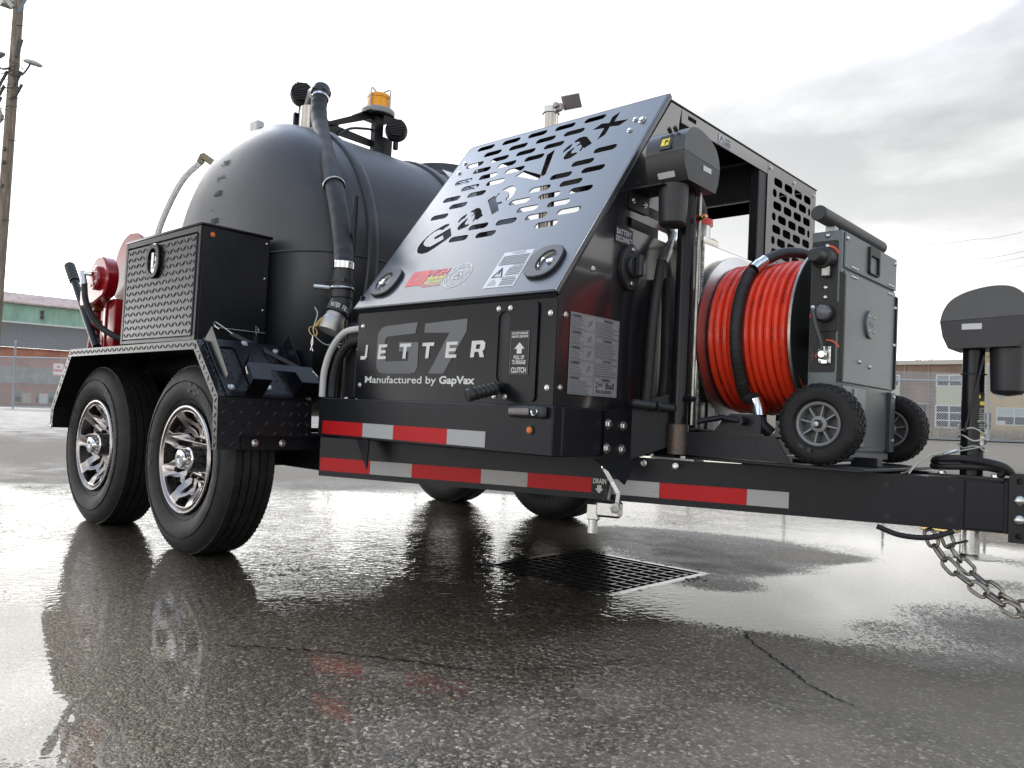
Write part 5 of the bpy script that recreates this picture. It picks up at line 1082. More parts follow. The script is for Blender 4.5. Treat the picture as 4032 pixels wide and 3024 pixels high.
# label on the jack tube
cj = (V((CAM.x, CAM.y, 0)) - V((.903, .90, 0))).normalized(); sj = V((-cj.y, cj.x, 0))
def wrap(M_r, z0, z1, a0, a1, mt, name, rad=.0316, n=6):
    vs_ = []; fs = []
    for i in range(n + 1):
        a = a0 + (a1 - a0) * i / n; p = V((.903, .90, 0)) + (cj * math.cos(a) + sj * math.sin(a)) * rad
        vs_ += [(p.x, p.y, z0), (p.x, p.y, z1)]
        if i: fs.append((2 * i - 2, 2 * i, 2 * i + 1, 2 * i - 1))
    b = MB(); b.raw(vs_, fs); return b.build(name, mt, tj)
wrap(None, .600, .760, .45, 1.3, INK, 'jack_label', .0314)
wrap(None, .742, .752, .5, .66, YELV, 'label_mark', .0318); wrap(None, .722, .733, .6, 1.2, YELV, 'label_mark', .0318); wrap(None, .602, .630, .7, 1.25, WHITEP, 'label_mark', .0318); wrap(None, .632, .638, .68, 1.25, YELV, 'label_mark', .0318)
for i in range(10): wrap(None, .648 + i * .0068, .6510 + i * .0068, .55, 1.2 if i % 4 else .9, STICK, 'label_print', .0318)
ms_ = MB().tube([V((.903, .90, .815)) + (cj * math.cos(a) + sj * math.sin(a)) * .0335 for a in [2 * PI * i / 20 for i in range(20)]], .0022, 6, closed=True).build('cable_tie', WIREM, tj)
b = MB(); b.tube([V((.903, .90, .87)) + cj * .035 + sj * .026, V((.903, .90, .76)) + cj * .034 + sj * .004, V((.903, .90, .64)) + cj * .034 - sj * .02], .0035, 6); b.build('jack_wire', WIREM, tj)
# breakaway cable wound round the jack tube, power cord coiled at its foot
bcab = tag(empty('breakaway_cable', (.903, .90, .51)), 'thin steel cable wound in loops round the front jack tube', 'cable')
def helix(z0, z1, turns, r, n=24, a0=0): return [V((.903 + (r) * math.cos(a0 + 2 * PI * turns * i / (n * turns)), .90 + r * math.sin(a0 + 2 * PI * turns * i / (n * turns)), z0 + (z1 - z0) * i / (n * turns) + .006 * math.sin(i * .9))) for i in range(int(n * turns) + 1)]
b = MB(); b.tube(helix(.672, .585, 3.3, .0365, a0=-1.0), .0026, 6); b.build('wound_cable', CABLE, bcab)
b = MB(); b.tube(spline([V((.903, .90, .60)) + cj * .03 + sj * .035, V((.86, .835, .575)), V((.80, .79, .555)), V((.765, .775, .515)), V((.74, .78, .505))], 8), .0022, 6); b.tube(spline([V((.88, .86, .585)), V((.83, .80, .57)), V((.79, .775, .54)), V((.765, .77, .506))], 8), .0022, 6); b.build('cable_tail', CABLE, bcab)
b = MB(); b.cyl((.845, .825, .570), (.875, .845, .582), .005, n=8); b.build('crimp_sleeve', ZINC, bcab)
pc = tag(empty('coiled_cable', (.93, .86, .51)), 'thick black electrical cable coiled at the foot of the front jack', 'cable')
b = MB(); b.tube(spline([(.80, .90, .545), (.83, .835, .555), (.90, .845, .560), (.99, .83, .548), (1.015, .85, .528), (.985, .90, .530), (.90, .95, .54), (.83, .95, .54), (.80, .90, .532), (.83, .85, .532), (.92, .85, .538), (.99, .87, .535), (.985, .86, .513)], 10), .0105, 10); b.build('coil', HOSEB, pc)
b = MB(); b.tube(spline([(.70, .70, .345), (.76, .72, .325), (.83, .75, .325), (.88, .80, .345)], 8), .008, 8); b.build('underslung_cord', HOSEB, T)

# ---- tongue end
b = MB(); b.box((.45, .915, .352), (1.15, .985, .498), .004); b.build('tongue_tube', BLK, T)
b = MB(); b.box((0, -.07, -.004), (.118, .07, .004), .002, M=fr(RL(1.99, .428, .005), DR, (0, 0, 1))); b.build('nose_plate', BLK, T)
b = MB(); b.box((0, -.075, -.006), (.02, .077, .006), .003, M=fr(RL(2.088, .428, .008), DR, (0, 0, 1))); b.build('nose_weld', BLK, T)
cp = plate2d('coupler_channel', rect(0, .330, .16, .527), [[(.026 + .009 * math.cos(2 * PI * i / 16), z + .009 * math.sin(2 * PI * i / 16)) for i in range(16)] for z in (.505, .350)], .010, fr((1.013, .846, 0), (1, .10, 0), (0, 0, 1)), BLK, T)
MB().box((1.013, .858, .330), (1.17, 1.04, .527), .003).build('coupler_block', BLKS, T)
for z in (.451, .396): bolt(V((1.040, .8385, z)), (.1, -1, 0), .0165, cp, RIVET, 'bolt', GOLDB).data
b = MB(); b.box((1.17, .90, .37), (1.42, 1.0, .45), .01); b.lathe([(.045, 0), (.05, .02), (.05, .06), (.03, .08), (1e-5, .08)], (1.40, .95, .40), (0, 0, 1), 20); b.build('coupler', BLK, T)
for x, z in ((.713, .469), (.873, .470), (.715, .375), (.873, .379)):
    s_ = (V((x, 0, 0)) - V((R0.x, 0, 0))).x / DR.x; MB().lathe([(1e-5, .0005), (.0085, .0005)], RL(s_, z, .0006), NR, 16).build('bolt_hole', INK, T)
# drain valve
VM = fr(RL(.90, 0, .05), DR, (0, 0, 1))
dv = MB().box((.0, .300, -.028), (.085, .355, .020), .008, M=VM @ Matrix.Rotation(.0, 4, 'Z')).build('drain_valve', ZINC, T)
b = MB(); b.box((-.03, .285, -.018), (.012, .345, .014), .006, M=VM); b.lathe([(.0165, 0), (.0165, -.045), (.0155, -.046), (1e-5, -.046)], VM @ V((-.010, .289, 0)), (0, 0, 1), 18); b.lathe([(.020, 0), (.020, .03)], VM @ V((.03, .327, 0)), DR, 6); b.build('elbow', ZINC, dv)
b = MB(); b.lathe([(.013, 0), (.013, .022), (1e-5, .022)], VM @ V((.072, .335, .02)), NR, 16); b.lathe([(.018, 0), (.018, .008), (.01, .009)], VM @ V((.072, .335, .036)), NR, 6); b.build('valve_stem', STEEL, dv)
hpts = [(.072, .335, .040), (.078, .355, .042), (.082, .384, .044), (.060, .420, .046), (.030, .468, .050)]
for i in range(4):
    a, c = VM @ V(hpts[i]), VM @ V(hpts[i + 1]); b = MB(); b.box((0, -.007, -.0018), ((c - a).length + .003, .007, .0018), .001, M=fr(a, c - a, DR)); b.build('valve_handle', CHROME, dv)
MB().lathe([(1e-5, .006), (.006, .005), (.008, 0)], VM @ V((.030, .468, .052)), NR, 10).build('handle_knob', CHROME, dv)
MB().cyl(VM @ V((.03, .352, -.02)), VM @ V((.03, .50, -.11)), .012, n=12).build('valve_pipe', STEEL, T)
# swing deck that carries the cart
b = MB(); b.prism([(.155, .497, .522), (.512, .497, .520), (.470, .497, .590), (.462, .497, .598), (.155, .497, .598)], (0, .006, 0)); b.box((.156, .503, .590), (.46, .56, .596)); sdk = b.build('swing_arm', BLK, T)
MB().lathe([(1e-5, .0004), (.011, .0004)], (.398, .4968, .572), (0, -1, 0), 18).build('arm_hole', INK, sdk)
b = MB(); b.box((.16, .51, .508), (.72, 1.25, .518), .002); b.build('swing_deck', BLK, T)
b = MB(); b.box((.45, .66, .518), (.53, .72, .53), .002); b.box((.60, .75, .5185), (.68, .80, .545), .002); b.build('deck_pad', BLKS, T)
b = MB(); b.prism([RL(1.02, .504, -.03), RL(1.36, .504, -.03), RL(1.36, .504, .02), RL(1.02, .504, .02)], (0, 0, .006)); b.build('deck_strip', ALU, T)
b = MB(); b.prism([(.0, .45, .5045), (.22, .45, .5045), (.22, .60, .5045), (.0, .60, .5045)], (0, 0, .006)); b.build('pivot_plate', STEEL, T)
for x in (.045, .165): bolt((x, .475, .511), (0, 0, 1), .010); bolt((x - .01, .448, .485), (.3, -.95, 0), .008)
b = MB(); b.prism([(.258, .492, .598), (.42, .492, .600), (.42, .492, .655), (.41, .492, .662), (.32, .492, .662), (.30, .492, .652)], (0, .005, 0)); b.build('cart_bracket', BLK, sdk, bev=.001)
b = MB(); b.cyl((.365, .49, .64), (.365, .455, .64), .014, n=14); b.cyl((.365, .46, .64), (.31, .45, .648), .009, n=12); b.ccyl((.322, .448, .650), (.235, .435, .632), .009, .003, 12); b.build('lock_handle', BLK, sdk)
b = MB(); b.box((.205, .52, .6), (.30, .526, .607), .001); b.build('hold_bar', BLK, sdk)

# ------------------------------------------------------------------ hose reel cart
K = tag(empty('hose_reel_cart', (.5, .87, .518)), 'grey wheeled hose reel cart with red hose standing on the trailer tongue', 'hose cart')
KX0, KX1, KY0, KY1 = .512, .606, .605, 1.112
b = MB(); b.box((KX0, KY0, .560), (KX1, KY1, 1.236), .006, seg=2); bod = b.build('cabinet', GREYP, K)
b = MB(); b.box((KX1, KY0 + .012, 1.120), (KX1 + .006, KY1 - .004, 1.232), .003); b.build('top_door', GREYP, bod)
b = MB(); b.box((KX1, KY0 + .018, .772), (KX1 + .006, KY1 - .008, 1.114), .003); b.build('main_panel', GREYP, bod)
for y, sg in ((KY0 - .002, -1), (KY1 - .010, 1)):
    b = MB(); b.prism([(KX1 - .004, y, .770), (KX1 + .012, y, .780), (KX1 + .012, y, 1.098), (KX1 - .004, y, 1.108)], (0, .012, 0)); b.build('edge_strip', PANEL, bod, bev=.001)
for y in (.680, .700, .720, 1.03, 1.05, 1.07):
    for z in (1.131, 1.102): bolt((KX1 + .006, y, z), (1, 0, 0), .005, bod, RIVET, 'rivet', PLAS)
for y, z in ((KY0 + .025, 1.212), (KY1 - .022, 1.213), (KY1 - .012, 1.06), (KY1 - .014, .93), (.765, .845), (.86, .836)): bolt((KX1 + .006, y, z), (1, 0, 0), .0075, bod, RIVET, 'rivet')
MK = fr((KX1 + .0062, 0, 0), (0, 1, 0), (0, 0, 1))
hd = plate2d('door_pull', rrect(.815, 1.135, .915, 1.225, .010), [rrect(.826, 1.140, .904, 1.195, .006)], .006, MK, PANEL, bod, bevel=.0015)
b = MB(); b.raw([(KX1 + .0065, .826, 1.140), (KX1 + .0065, .904, 1.140), (KX1 + .0065, .904, 1.195), (KX1 + .0065, .826, 1.195), (KX1 + .001, .84, 1.175), (KX1 + .001, .89, 1.175)], [(0, 1, 5, 4), (1, 2, 5), (2, 3, 4, 5), (3, 0, 4)]); b.build('pull_cup', PLAS, hd)
flat('decal', rect(.826, 1.199, .904, 1.220), MK, ORNG, bod, z=.0068)
MB().lathe([(1e-5, .008), (.044, .008), (.046, .006), (.046, 0)], (KX1 + .0062, .845, .972), (1, 0, 0), 36).build('round_plate', GREYP, bod)
text('VIPER', MK @ Matrix.Translation((.845, .965, .0085)), SILV, bod, w_=.05, h=.016, bold=.02, cx=True, shear=.15)
for a in (45, 135, 225, 315): bolt((KX1 + .0145, .845 + .033 * math.cos(math.radians(a)), .972 + .033 * math.sin(math.radians(a))), (1, 0, 0), .004, bod, RIVET, 'rivet', PLAS)
MB().lathe([(1e-5, .03), (.022, .03), (.030, .012), (.030, 0)], (.565, KY1, .862), (0, 1, 0), 20).build('side_knob', GALV, bod)
# lower front
b = MB(); b.box((KX1 - .002, KY0 + .03, .575), (KX1 + .004, .84, .765), .002); b.build('lower_plate', GREYP, bod)
b = MB(); b.box((KX1 + .004, .725, .700), (KX1 + .008, .747, .757), .002); b.build('latch_strip', pm('tan_latch', (.26, .24, .22), .4), bod)
b = MB(); b.box((KX1 + .0005, .8405, .575), (KX1 + .0015, 1.06, .752)); b.build('recess', GREYD, bod)
b = MB(); b.box((KX1 - .001, 1.062, .560), (KX1 + .014, KY1 - .004, .765), .002); b.build('corner_post', GREYD, bod)
b = MB(); b.box((KX0 + .01, KY0 + .01, .530), (KX1 + .004, KY1 - .03, .5595), .006); b.build('base_pan', GREYD, K)
for z in (.75, .60): bolt((KX1 + .0145, 1.085, z), (1, 0, 0), .006, bod)
# control strip on the near side
MKS = fr((0, KY0 - .0006, 0), (1, 0, 0), (0, 0, 1))
flat('control_panel', rrect(KX0 + .004, .800, KX1 - .010, 1.205, .008, 4), MKS, PANEL, bod, z=.0006)
b = MB(); b.lathe([(1e-5, 0), (.035, 0), (.034, .03), (.026, .034), (.022, .070), (.018, .074), (1e-5, .074)], (KX0 + .048, KY0 - .001, 1.150), (-.15, -1, 0), 28); b.build('regulator_knob', PLAS, bod)
b = MB(); b.box((KX0 + .040, KY0 - .024, 1.09), (KX0 + .066, KY0 - .002, 1.125), .004, M=None); b.build('regulator_body', STEEL, bod)
for x, z in ((.562, 1.221), (.562, 1.188), (.560, 1.060), (.560, 1.030)): bolt((x, KY0 - .001, z), (0, -1, 0), .008, bod, RIVET, 'screw', PLAS)
b = MB(); b.box((KX0 + .030, KY0 - .006, .925), (KX1 - .006, KY0 - .0013, 1.015), .001); b.build('gauge_plate', PANEL, bod)
b = MB(); b.lathe([(.028, 0), (.028, .020), (.026, .022)], (KX0 + .052, KY0 - .006, .980), (0, -1, 0), 28); b.build('gauge', PLAS, bod)
b = MB(); b.lathe([(.026, .018), (.022, .034), (.012, .042), (1e-5, .044)], (KX0 + .052, KY0 - .006, .980), (0, -1, 0), 24); b.build('gauge_dome', pm('smoked_lens', (.20, .20, .22), .15, trans=.3), bod)
b = MB(); b.box((KX0 + .035, KY0 - .010, .825), (KX0 + .073, KY0 - .0013, .880), .002); b.lathe([(.016, 0), (.016, .02), (.010, .024), (1e-5, .024)], (KX0 + .054, KY0 - .010, .853), (0, -1, 0), 20); vb = b.build('ball_valve', ZINC, bod)
for x in (.041, .067):
    for z in (.831, .874): bolt((KX0 + x, KY0 - .0105, z), (0, -1, 0), .005, vb, RIVET, 'screw')
b = MB(); b.tube(spline([(KX0 + .054, KY0 - .030, .865), (KX0 + .050, KY0 - .036, .895), (KX0 + .038, KY0 - .044, .94), (KX0 + .030, KY0 - .05, .985)], 8), .0065, 10); b.build('valve_handle', GREYD, vb)
b = MB(); b.lathe([(1e-5, -.009), (.006, -.007), (.009, 0), (.006, .007), (1e-5, .009)], (KX0 + .030, KY0 - .05, .992), (0, 0, 1), 14); b.build('handle_ball', CHROME, vb)
marks = [[(KX0 + .048 + r * math.cos(a), 1.150 + r * math.sin(a)) for r, a in ((.036, a0), (.042, a0), (.042, a0 + .12), (.036, a0 + .12))] for a0 in np.arange(.3, 1.6, .12)]
marks += [[(KX0 + .060 + r * math.cos(a), .862 + r * math.sin(a)) for r, a in ((.034, a0), (.039, a0), (.039, a0 + .12), (.034, a0 + .12))] for a0 in np.arange(.4, 1.7, .12)]
marks += [[(KX0 + .022 + r * math.cos(a), .970 + r * math.sin(a)) for r, a in ((.017, a0), (.020, a0), (.020, a0 + .2), (.017, a0 + .2))] for a0 in np.arange(.9, 3.0, .2)] + ring(KX0 + .024, .968, .005, .007, 14) + ring(KX0 + .028, .851, .0, .005, 12)
for a in (150, 180, 210): q = math.radians(a); marks.append([(KX0 + .022 + .006 * math.cos(q), .851 + .012 * math.sin(q) + .001), (KX0 + .022 + .006 * math.cos(q), .851 + .012 * math.sin(q) - .001), (KX0 + .010, .851 + .035 * math.sin(q) - .001), (KX0 + .010, .851 + .035 * math.sin(q) + .001)])
flats('print', marks, MKS, ORNG, bod, z=.0016)
# push handle
for y in (.668, 1.055): MB().box((.535, y - .016, 1.2365), (.565, y + .016, 1.262), .002).build('handle_stay', GALV, K)
b = MB(); b.lathe([(1e-5, 0), (.021, 0), (.024, .003), (.024, .567), (.021, .57), (1e-5, .57)], (.548, .560, 1.284), (0, 1, 0), 28); b.build('push_handle', PLAS, K)
# drum
RC = V((0, .858, .936))
b = MB(); b.lathe([(.14, 0), (.296, 0), (.300, .004), (.300, .010), (.262, .020), (.255, .022)], (.142, RC.y, RC.z), (1, 0, 0), 72); b.build('flange', pm('spun_aluminium', (.60, .60, .60), .33, 1.0, rvar=.06, vs=12), K)
b = MB(); b.lathe([(.12, 0), (.286, 0), (.290, .003), (.290, .007), (.12, .008)], (.462, RC.y, RC.z), (1, 0, 0), 72); b.build('flange', PANEL, K)
b = MB(); b.lathe([(.287, 0), (.2925, .0), (.2925, .008), (.287, .008)], (.4615, RC.y, RC.z), (1, 0, 0), 72, closed=True); b.build('flange_edge', STEEL, K)
b = MB(); b.cyl((.165, RC.y, RC.z), (.462, RC.y, RC.z), .225, n=40, cap=False); b.build('drum', STEEL, K)
b = MB(); b.cyl((.13, RC.y, RC.z), (.515, RC.y, RC.z), .03, n=16); b.build('drum_axle', STEEL, K)
hose_turn = MB(); TURNS = 12; hr = .0122; pts_ = []
for k in range(TURNS):
    x = .178 + (.455 - .178) * k / (TURNS - 1) if k else .178
    rr0 = .2535 + (.004 if k in (3, 4) else 0) + random.uniform(-.0015, .0015); tl = random.uniform(-.003, .003)
    c = [V((x + tl * math.sin(2 * PI * i / 72) + (.022 * (i / 72 - .5) if k not in (0,) else 0), RC.y + rr0 * math.cos(2 * PI * i / 72), RC.z + rr0 * math.sin(2 * PI * i / 72))) for i in range(72)]
    MB().tube(c, hr, 10, closed=True).build('hose_turn', HOSER, K)
for k in range(TURNS):
    x = .178 + (.455 - .178) * k / (TURNS - 1); vs_ = []; fs = []
    for q in range(3):
        a0 = math.radians(random.uniform(120, 240))
        for i in range(9):
            if random.random() < .25: continue
            a = a0 + i * .022; kk = len(vs_)
            for da, dx in ((0, -.0022), (.013, -.0022), (.013, .0022), (0, .0022)): vs_.append((x + dx - .004, RC.y + .2672 * math.cos(a + da), RC.z + .2672 * math.sin(a + da)))
            fs.append((kk, kk + 1, kk + 2, kk + 3))
    b = MB(); b.raw(vs_, fs); hpz = b.build('hose_print', pm('hose_ink', (.10, .012, .008), .5) if k == 0 else bpy.data.materials['hose_ink'], K, smooth=False); hpz['kind'] = 'stuff'
# black whip hose with ferrules lying over the wound hose
def rp(x, r, deg): a = math.radians(deg); return V((x, RC.y - r * math.cos(a), RC.z + r * math.sin(a)))
b = MB(); b.tube(spline([rp(.40, .292, 112), rp(.375, .300, 96), rp(.335, .296, 78), rp(.305, .288, 60)], 8), .018, 14); b.build('whip_hose', PLAS, K)
b = MB(); b.tube([rp(.40, .292, 112), rp(.425, .285, 120)], .020, 14); b.build('ferrule', CHROME, K)
p_ = [rp(.305, .288, 61), rp(.297, .2875, 54), rp(.291, .287, 48)]
b = MB(); b.tube(p_[:2], .021, 16); b.tube([p_[1], p_[2]], .0225, 16); b.build('ferrule', CHROME, K)
wh = spline([rp(.285 + .0 * i, .286, d) for i, d in enumerate((43, 25, 5, -15, -35, -48))] + [V((.33, .64, .715))], 14)
b = MB(); b.tube([rp(.289, .287, 46)] + wh, lambda q: .0205 + .0012 * math.sin(q * 330), 14); b.build('whip_hose', HOSEB, K)
b = MB(); b.tube([wh[-1], wh[-1] + V((.012, .0, -.03)), V((.352, .63, .655))], .022, 14); b.build('ferrule', CHROME, K)
b = MB(); b.tube([V((.352, .63, .655)), V((.36, .63, .63)), V((.385, .645, .605))], .02, 12); b.build('hose_end', PLAS, K)
# cart wheels
CT = MB(); Rk, wk = .1215, .036
prof = [(.066, -.026), (.075, -.036), (.095, -.040), (.108, -.037), (.116, -.031), (Rk - .003, -.024), (Rk - .003, .024), (.116, .031), (.108, .037), (.095, .040), (.075, .036), (.066, .026)]
CT.lathe(prof, (0, 0, 0), (0, 1, 0), 48)
for i in range(34):
    a = 2 * PI * i / 34
    for j, yy in enumerate((-.022, -.0075, .0075, .022)):
        M = Matrix.Rotation(a + (PI / 34 if j % 2 else 0), 4, 'Y') @ Matrix.Translation((0, yy, Rk - .0035)); CT.box((-.0062, -.0058, -.003), (.0062, .0058, .0038), .001, M=M)
    for s_ in (-1, 1):
        M = Matrix.Rotation(a, 4, 'Y') @ Matrix.Translation((0, s_ * .0315, Rk - .0085)) @ Matrix.Rotation(s_ * -.75, 4, 'X'); CT.box((-.0035, -.004, -.009), (.0035, .004, .004), M=M)
CTM = CT.mesh('cart_tyre', RUB, ang=30)
CR = MB(); CR.lathe([(.067, .020), (.067, -.026), (.063, -.029), (.058, -.026), (.056, .012), (.03, .015)], (0, 0, 0), (0, 1, 0), 40); CR.lathe([(.024, -.012), (.024, -.022), (.020, -.024), (.012, -.024), (.012, .02)], (0, 0, 0), (0, 1, 0), 28)
for i in range(8):
    a = 2 * PI * i / 8 + .2; CR.box((-.0022, -.018, .022), (.0022, .010, .060), M=Matrix.Rotation(a, 4, 'Y'))
CRM = CR.mesh('cart_rim', HAND)
CB = MB(); CB.lathe([(1e-5, .012), (.057, .012)], (0, 0, 0), (0, 1, 0), 30); CBM = CB.mesh('cart_rim_back', pm('rim_back_grey', (.11, .115, .12), .5))
AXN = MB(); AXN.lathe([(1e-5, -.044), (.0075, -.043), (.009, -.040), (.009, -.024)], (0, 0, 0), (0, 1, 0), 18); AXN.lathe([(.0145, -.030), (.0145, -.024), (.009, -.0305)], (0, 0, 0), (0, 1, 0), 6); AXM_ = AXN.mesh('axle_nut', STEEL)
for y, rz, mir in ((.560, 0.0, 1), (1.205, .4, 1)):
    Wm = Matrix.Translation((.578, y, .6415)); e_ = empty('cart_wheel', None, K, Wm); R = Wm @ Matrix.Rotation(rz, 4, 'Y')
    link('tyre', CTM, RUB, e_, R); link('rim', CRM, HAND, e_, R); link('rim_back', CBM, None, e_, R); link('axle_nut', AXM_, STEEL, e_, R)
    S = R @ fr((0, -.0402, 0), (1, 0, 0), (0, 0, 1)); arc_text('2.50-4', S, 0, 0, .086, math.radians(232), math.radians(262), .012, RUBL, e_, flip=True, z=0)
MB().cyl((.578, .60, .6415), (.578, 1.165, .6415), .009, n=12).build('axle', STEEL, K)

# ------------------------------------------------------------------ safety chains
def stadium(l, w_, r, n=7):
    p = [V((l / 2 - w_ / 2 + (w_ / 2 - r) * math.cos(a), (w_ / 2 - r) * math.sin(a), 0)) for a in [-PI / 2 + PI * i / n for i in range(n + 1)]]
    p += [V((-l / 2 + w_ / 2 - (w_ / 2 - r) * math.cos(a), -(w_ / 2 - r) * math.sin(a), 0)) for a in [-PI / 2 + PI * i / n for i in range(n + 1)]]
    return p
LINK = MB().tube(stadium(.064, .040, .0055), .0055, 8, closed=True).mesh('link', CHAINM)
def chain(pts, label):
    P = spline(pts, 30); root = tag(empty('safety_chain', P[0]), label, 'chain', 'safety chains')
    s_ = [0.0]
    for i in range(1, len(P)): s_.append(s_[-1] + (P[i] - P[i - 1]).length)
    def at_s(d):
        i = int(np.searchsorted(s_, d)); i = min(max(i, 1), len(P) - 1); f = (d - s_[i - 1]) / max(1e-6, s_[i] - s_[i - 1]); return P[i - 1].lerp(P[i], f)
    k = 0; d = 0.0
    while d + .05 < s_[-1]:
        a, c = at_s(d), at_s(d + .043); t = (c - a).normalized(); m = (a + c) / 2
        M = fr(m, t, V((.3, -.8, .5)).cross(t)) @ Matrix.Rotation((PI / 2 if k % 2 else 0) + .5 + random.uniform(-.25, .25), 4, 'X')
        link('link', LINK, CHAINM, root, M); d += .0475; k += 1
chain([(.815, .80, .338), (.845, .79, .285), (.895, .775, .235), (.965, .755, .195), (1.05, .73, .160), (1.16, .70, .135), (1.30, .72, .14), (1.42, .80, .20), (1.45, .88, .33)], 'rusty steel safety chain hanging lowest under the tongue')
chain([(.850, .835, .338), (.880, .825, .280), (.940, .80, .230), (1.01, .775, .190), (1.09, .75, .165), (1.19, .73, .150), (1.31, .75, .16), (1.42, .83, .22), (1.46, .92, .33)], 'rusty steel safety chain hanging behind, nearer the jack foot')
MB().box((.79, .80, .340), (.89, .86, .3515), .003).build('chain_eye', GOLDB, T)

# ------------------------------------------------------------------ surroundings (gravity-level frame BGM)
def bgroot(name, x, y, z, label, cat, group=None):
    M = BGM @ Matrix.Translation((x, y, z)); return tag(empty(name, None, None, M), label, cat, group)
def bgb(b, name, mt, parent, **k): return b.build(name, mt, parent, BGM, **k)
FENG = pm('fence_galvanised', (0.40, 0.44, 0.48), 0.5, 0.2)
fence = bgroot('chain_link_fence', FA.x, FA.y, -.62, 'grey chain-link fence with top rail along the far edge of the lot', 'fence')
PST = MB().lathe([(.036, 0), (.036, 2.42), (.042, 2.43), (.030, 2.50), (1e-5, 2.51)], n=12).mesh('post', FENG)
span = (FB - FA).length / 11
for i in range(-3, 16): link('post', PST, FENG, fence, BGM @ Matrix.Translation(FA + FD * (span * i) + V((0, 0, -.02))))
f0, f1 = FA - FD * span * 3, FA + FD * span * 15
bgb(MB().cyl(f0 + V((0, 0, 1.88)), f1 + V((0, 0, 1.88)), .028, n=10), 'top_rail', FENG, fence)
bgb(MB().cyl(f0 + V((0, 0, .06)), f1 + V((0, 0, .06)), .008, n=6), 'bottom_wire', FENG, fence)
def wires(a, b_, h, sp=.085):
    bm = MB(); d = (b_ - a).normalized(); ln = (b_ - a).length; nrm = V((d.y, -d.x, 0)); vs_ = []; fs = []
    s_ = -h
    while s_ < ln:
        for sg in (1, -1):
            z0, z1 = (0, h) if sg > 0 else (h, 0); sa_, sb_ = s_, s_ + h; za, zb = z0, z1
            if sa_ < 0: za = z0 + (z1 - z0) * (-sa_ / h); sa_ = 0
            if sb_ > ln: zb = z0 + (z1 - z0) * ((ln - s_) / h); sb_ = ln
            p, q = a + d * sa_ + V((0, 0, za)), a + d * sb_ + V((0, 0, zb)); t = (q - p).normalized(); u = nrm * .0045; v = t.cross(nrm) * .0045; k = len(vs_)
            vs_ += [p + u + v, p - u + v, p - u - v, p + u - v, q + u + v, q - u + v, q - u - v, q + u - v]
            fs += [(k, k + 1, k + 5, k + 4), (k + 1, k + 2, k + 6, k + 5), (k + 2, k + 3, k + 7, k + 6), (k + 3, k, k + 4, k + 7)]
        s_ += sp
    bm.raw(vs_, fs); return bm
tag(bgb(wires(FA - FD * span * 1.4 + V((0, 0, .05)), FA + FD * span * 2.2 + V((0, 0, .05)), 1.82), 'wire_mesh', FENG, fence, smooth=False), kind='stuff')
tag(bgb(wires(FA + FD * span * 8.6 + V((0, 0, .05)), FA + FD * span * 13.2 + V((0, 0, .05)), 2.10), 'wire_mesh', FENG, fence, smooth=False), kind='stuff')
# NO PARKING sign
SG = bgroot('parking_sign', -31.6, 10.1, .6, 'white no parking sign with red letters wired to the fence', 'sign')
sc_ = FA + FD * ((V((-31.62, 10.12, 0)) - V((FA.x, FA.y, 0))).dot(FD)); MSG = BGM @ fr(V((sc_.x, sc_.y, .855)) + FNR * .04, FD, (0, 0, 1))
plate2d('board', rrect(-.21, -.215, .21, .215, .02), [], .004, MSG, pm('sign_white', (.68, .66, .68), .5), SG)
text('NO', MSG @ Matrix.Translation((0, .05, .004)), REDV, SG, w_=.11, h=.075, bold=.03, cx=True, z=.003)
text('PARKING', MSG @ Matrix.Translation((0, -.075, .004)), REDV, SG, w_=.33, h=.075, bold=.03, cx=True, z=.003)
flats('border', [rect(-.195, .193, .195, .199), rect(-.195, -.199, .195, -.193), rect(-.199, -.199, -.193, .199), rect(.193, -.199, .199, .199)], MSG, REDV, SG, z=.0068)
# ---- brick wall material
def brick_mat(name, c1, c2, mo, sc=1.0):
    m = bpy.data.materials.new(name); m.use_nodes = True; t = m.node_tree; b = t.nodes['Principled BSDF']
    tcn = N(t, 'ShaderNodeTexCoord'); sp_ = N(t, 'ShaderNodeSeparateXYZ'); L(t, tcn.outputs['Object'], sp_.inputs[0])
    cb = N(t, 'ShaderNodeCombineXYZ'); L(t, MATH(t, 'ADD', sp_.outputs[0], sp_.outputs[1]), cb.inputs[0]); L(t, sp_.outputs[2], cb.inputs[1])
    br = N(t, 'ShaderNodeTexBrick', i_Scale=sc); br.inputs['Brick Width'].default_value = .21; br.inputs['Row Height'].default_value = .075; br.inputs['Mortar Size'].default_value = .008
    br.inputs['Color1'].default_value = (*c1, 1); br.inputs['Color2'].default_value = (*c2, 1); br.inputs['Mortar'].default_value = (*mo, 1); L(t, cb.outputs[0], br.inputs['Vector'])
    nz = N(t, 'ShaderNodeTexNoise', i_Scale=.8, i_Detail=7.0); L(t, tcn.outputs['Object'], nz.inputs['Vector'])
    mm = N(t, 'ShaderNodeMixRGB', blend_type='MULTIPLY'); mm.inputs[0].default_value = 1; L(t, br.outputs[0], mm.inputs[1]); L(t, RAMP(t, nz.outputs['Fac'], [(.3, (.75, .73, .72)), (.7, (1.15, 1.13, 1.1))]), mm.inputs[2])
    L(t, mm.outputs[0], b.inputs['Base Color']); b.inputs['Roughness'].default_value = .85; return m
MILLB = brick_mat('orange_brick', (.47, .185, .115), (.40, .155, .10), (.42, .30, .24))
BROB = brick_mat('brown_brick', (.26, .165, .115), (.215, .135, .095), (.29, .235, .19))
TANB = brick_mat('tan_brick', (.56, .41, .19), (.49, .35, .165), (.52, .43, .28))
GLS = pm('window_glass', (.03, .035, .038), .25, spec=.25)
WFR = pm('white_window_frame', (.62, .62, .60), .5)
SHIN = pm('grey_shingles', (.155, .145, .135), .85, var=.25, vs=5, bump=.4, bs=20)
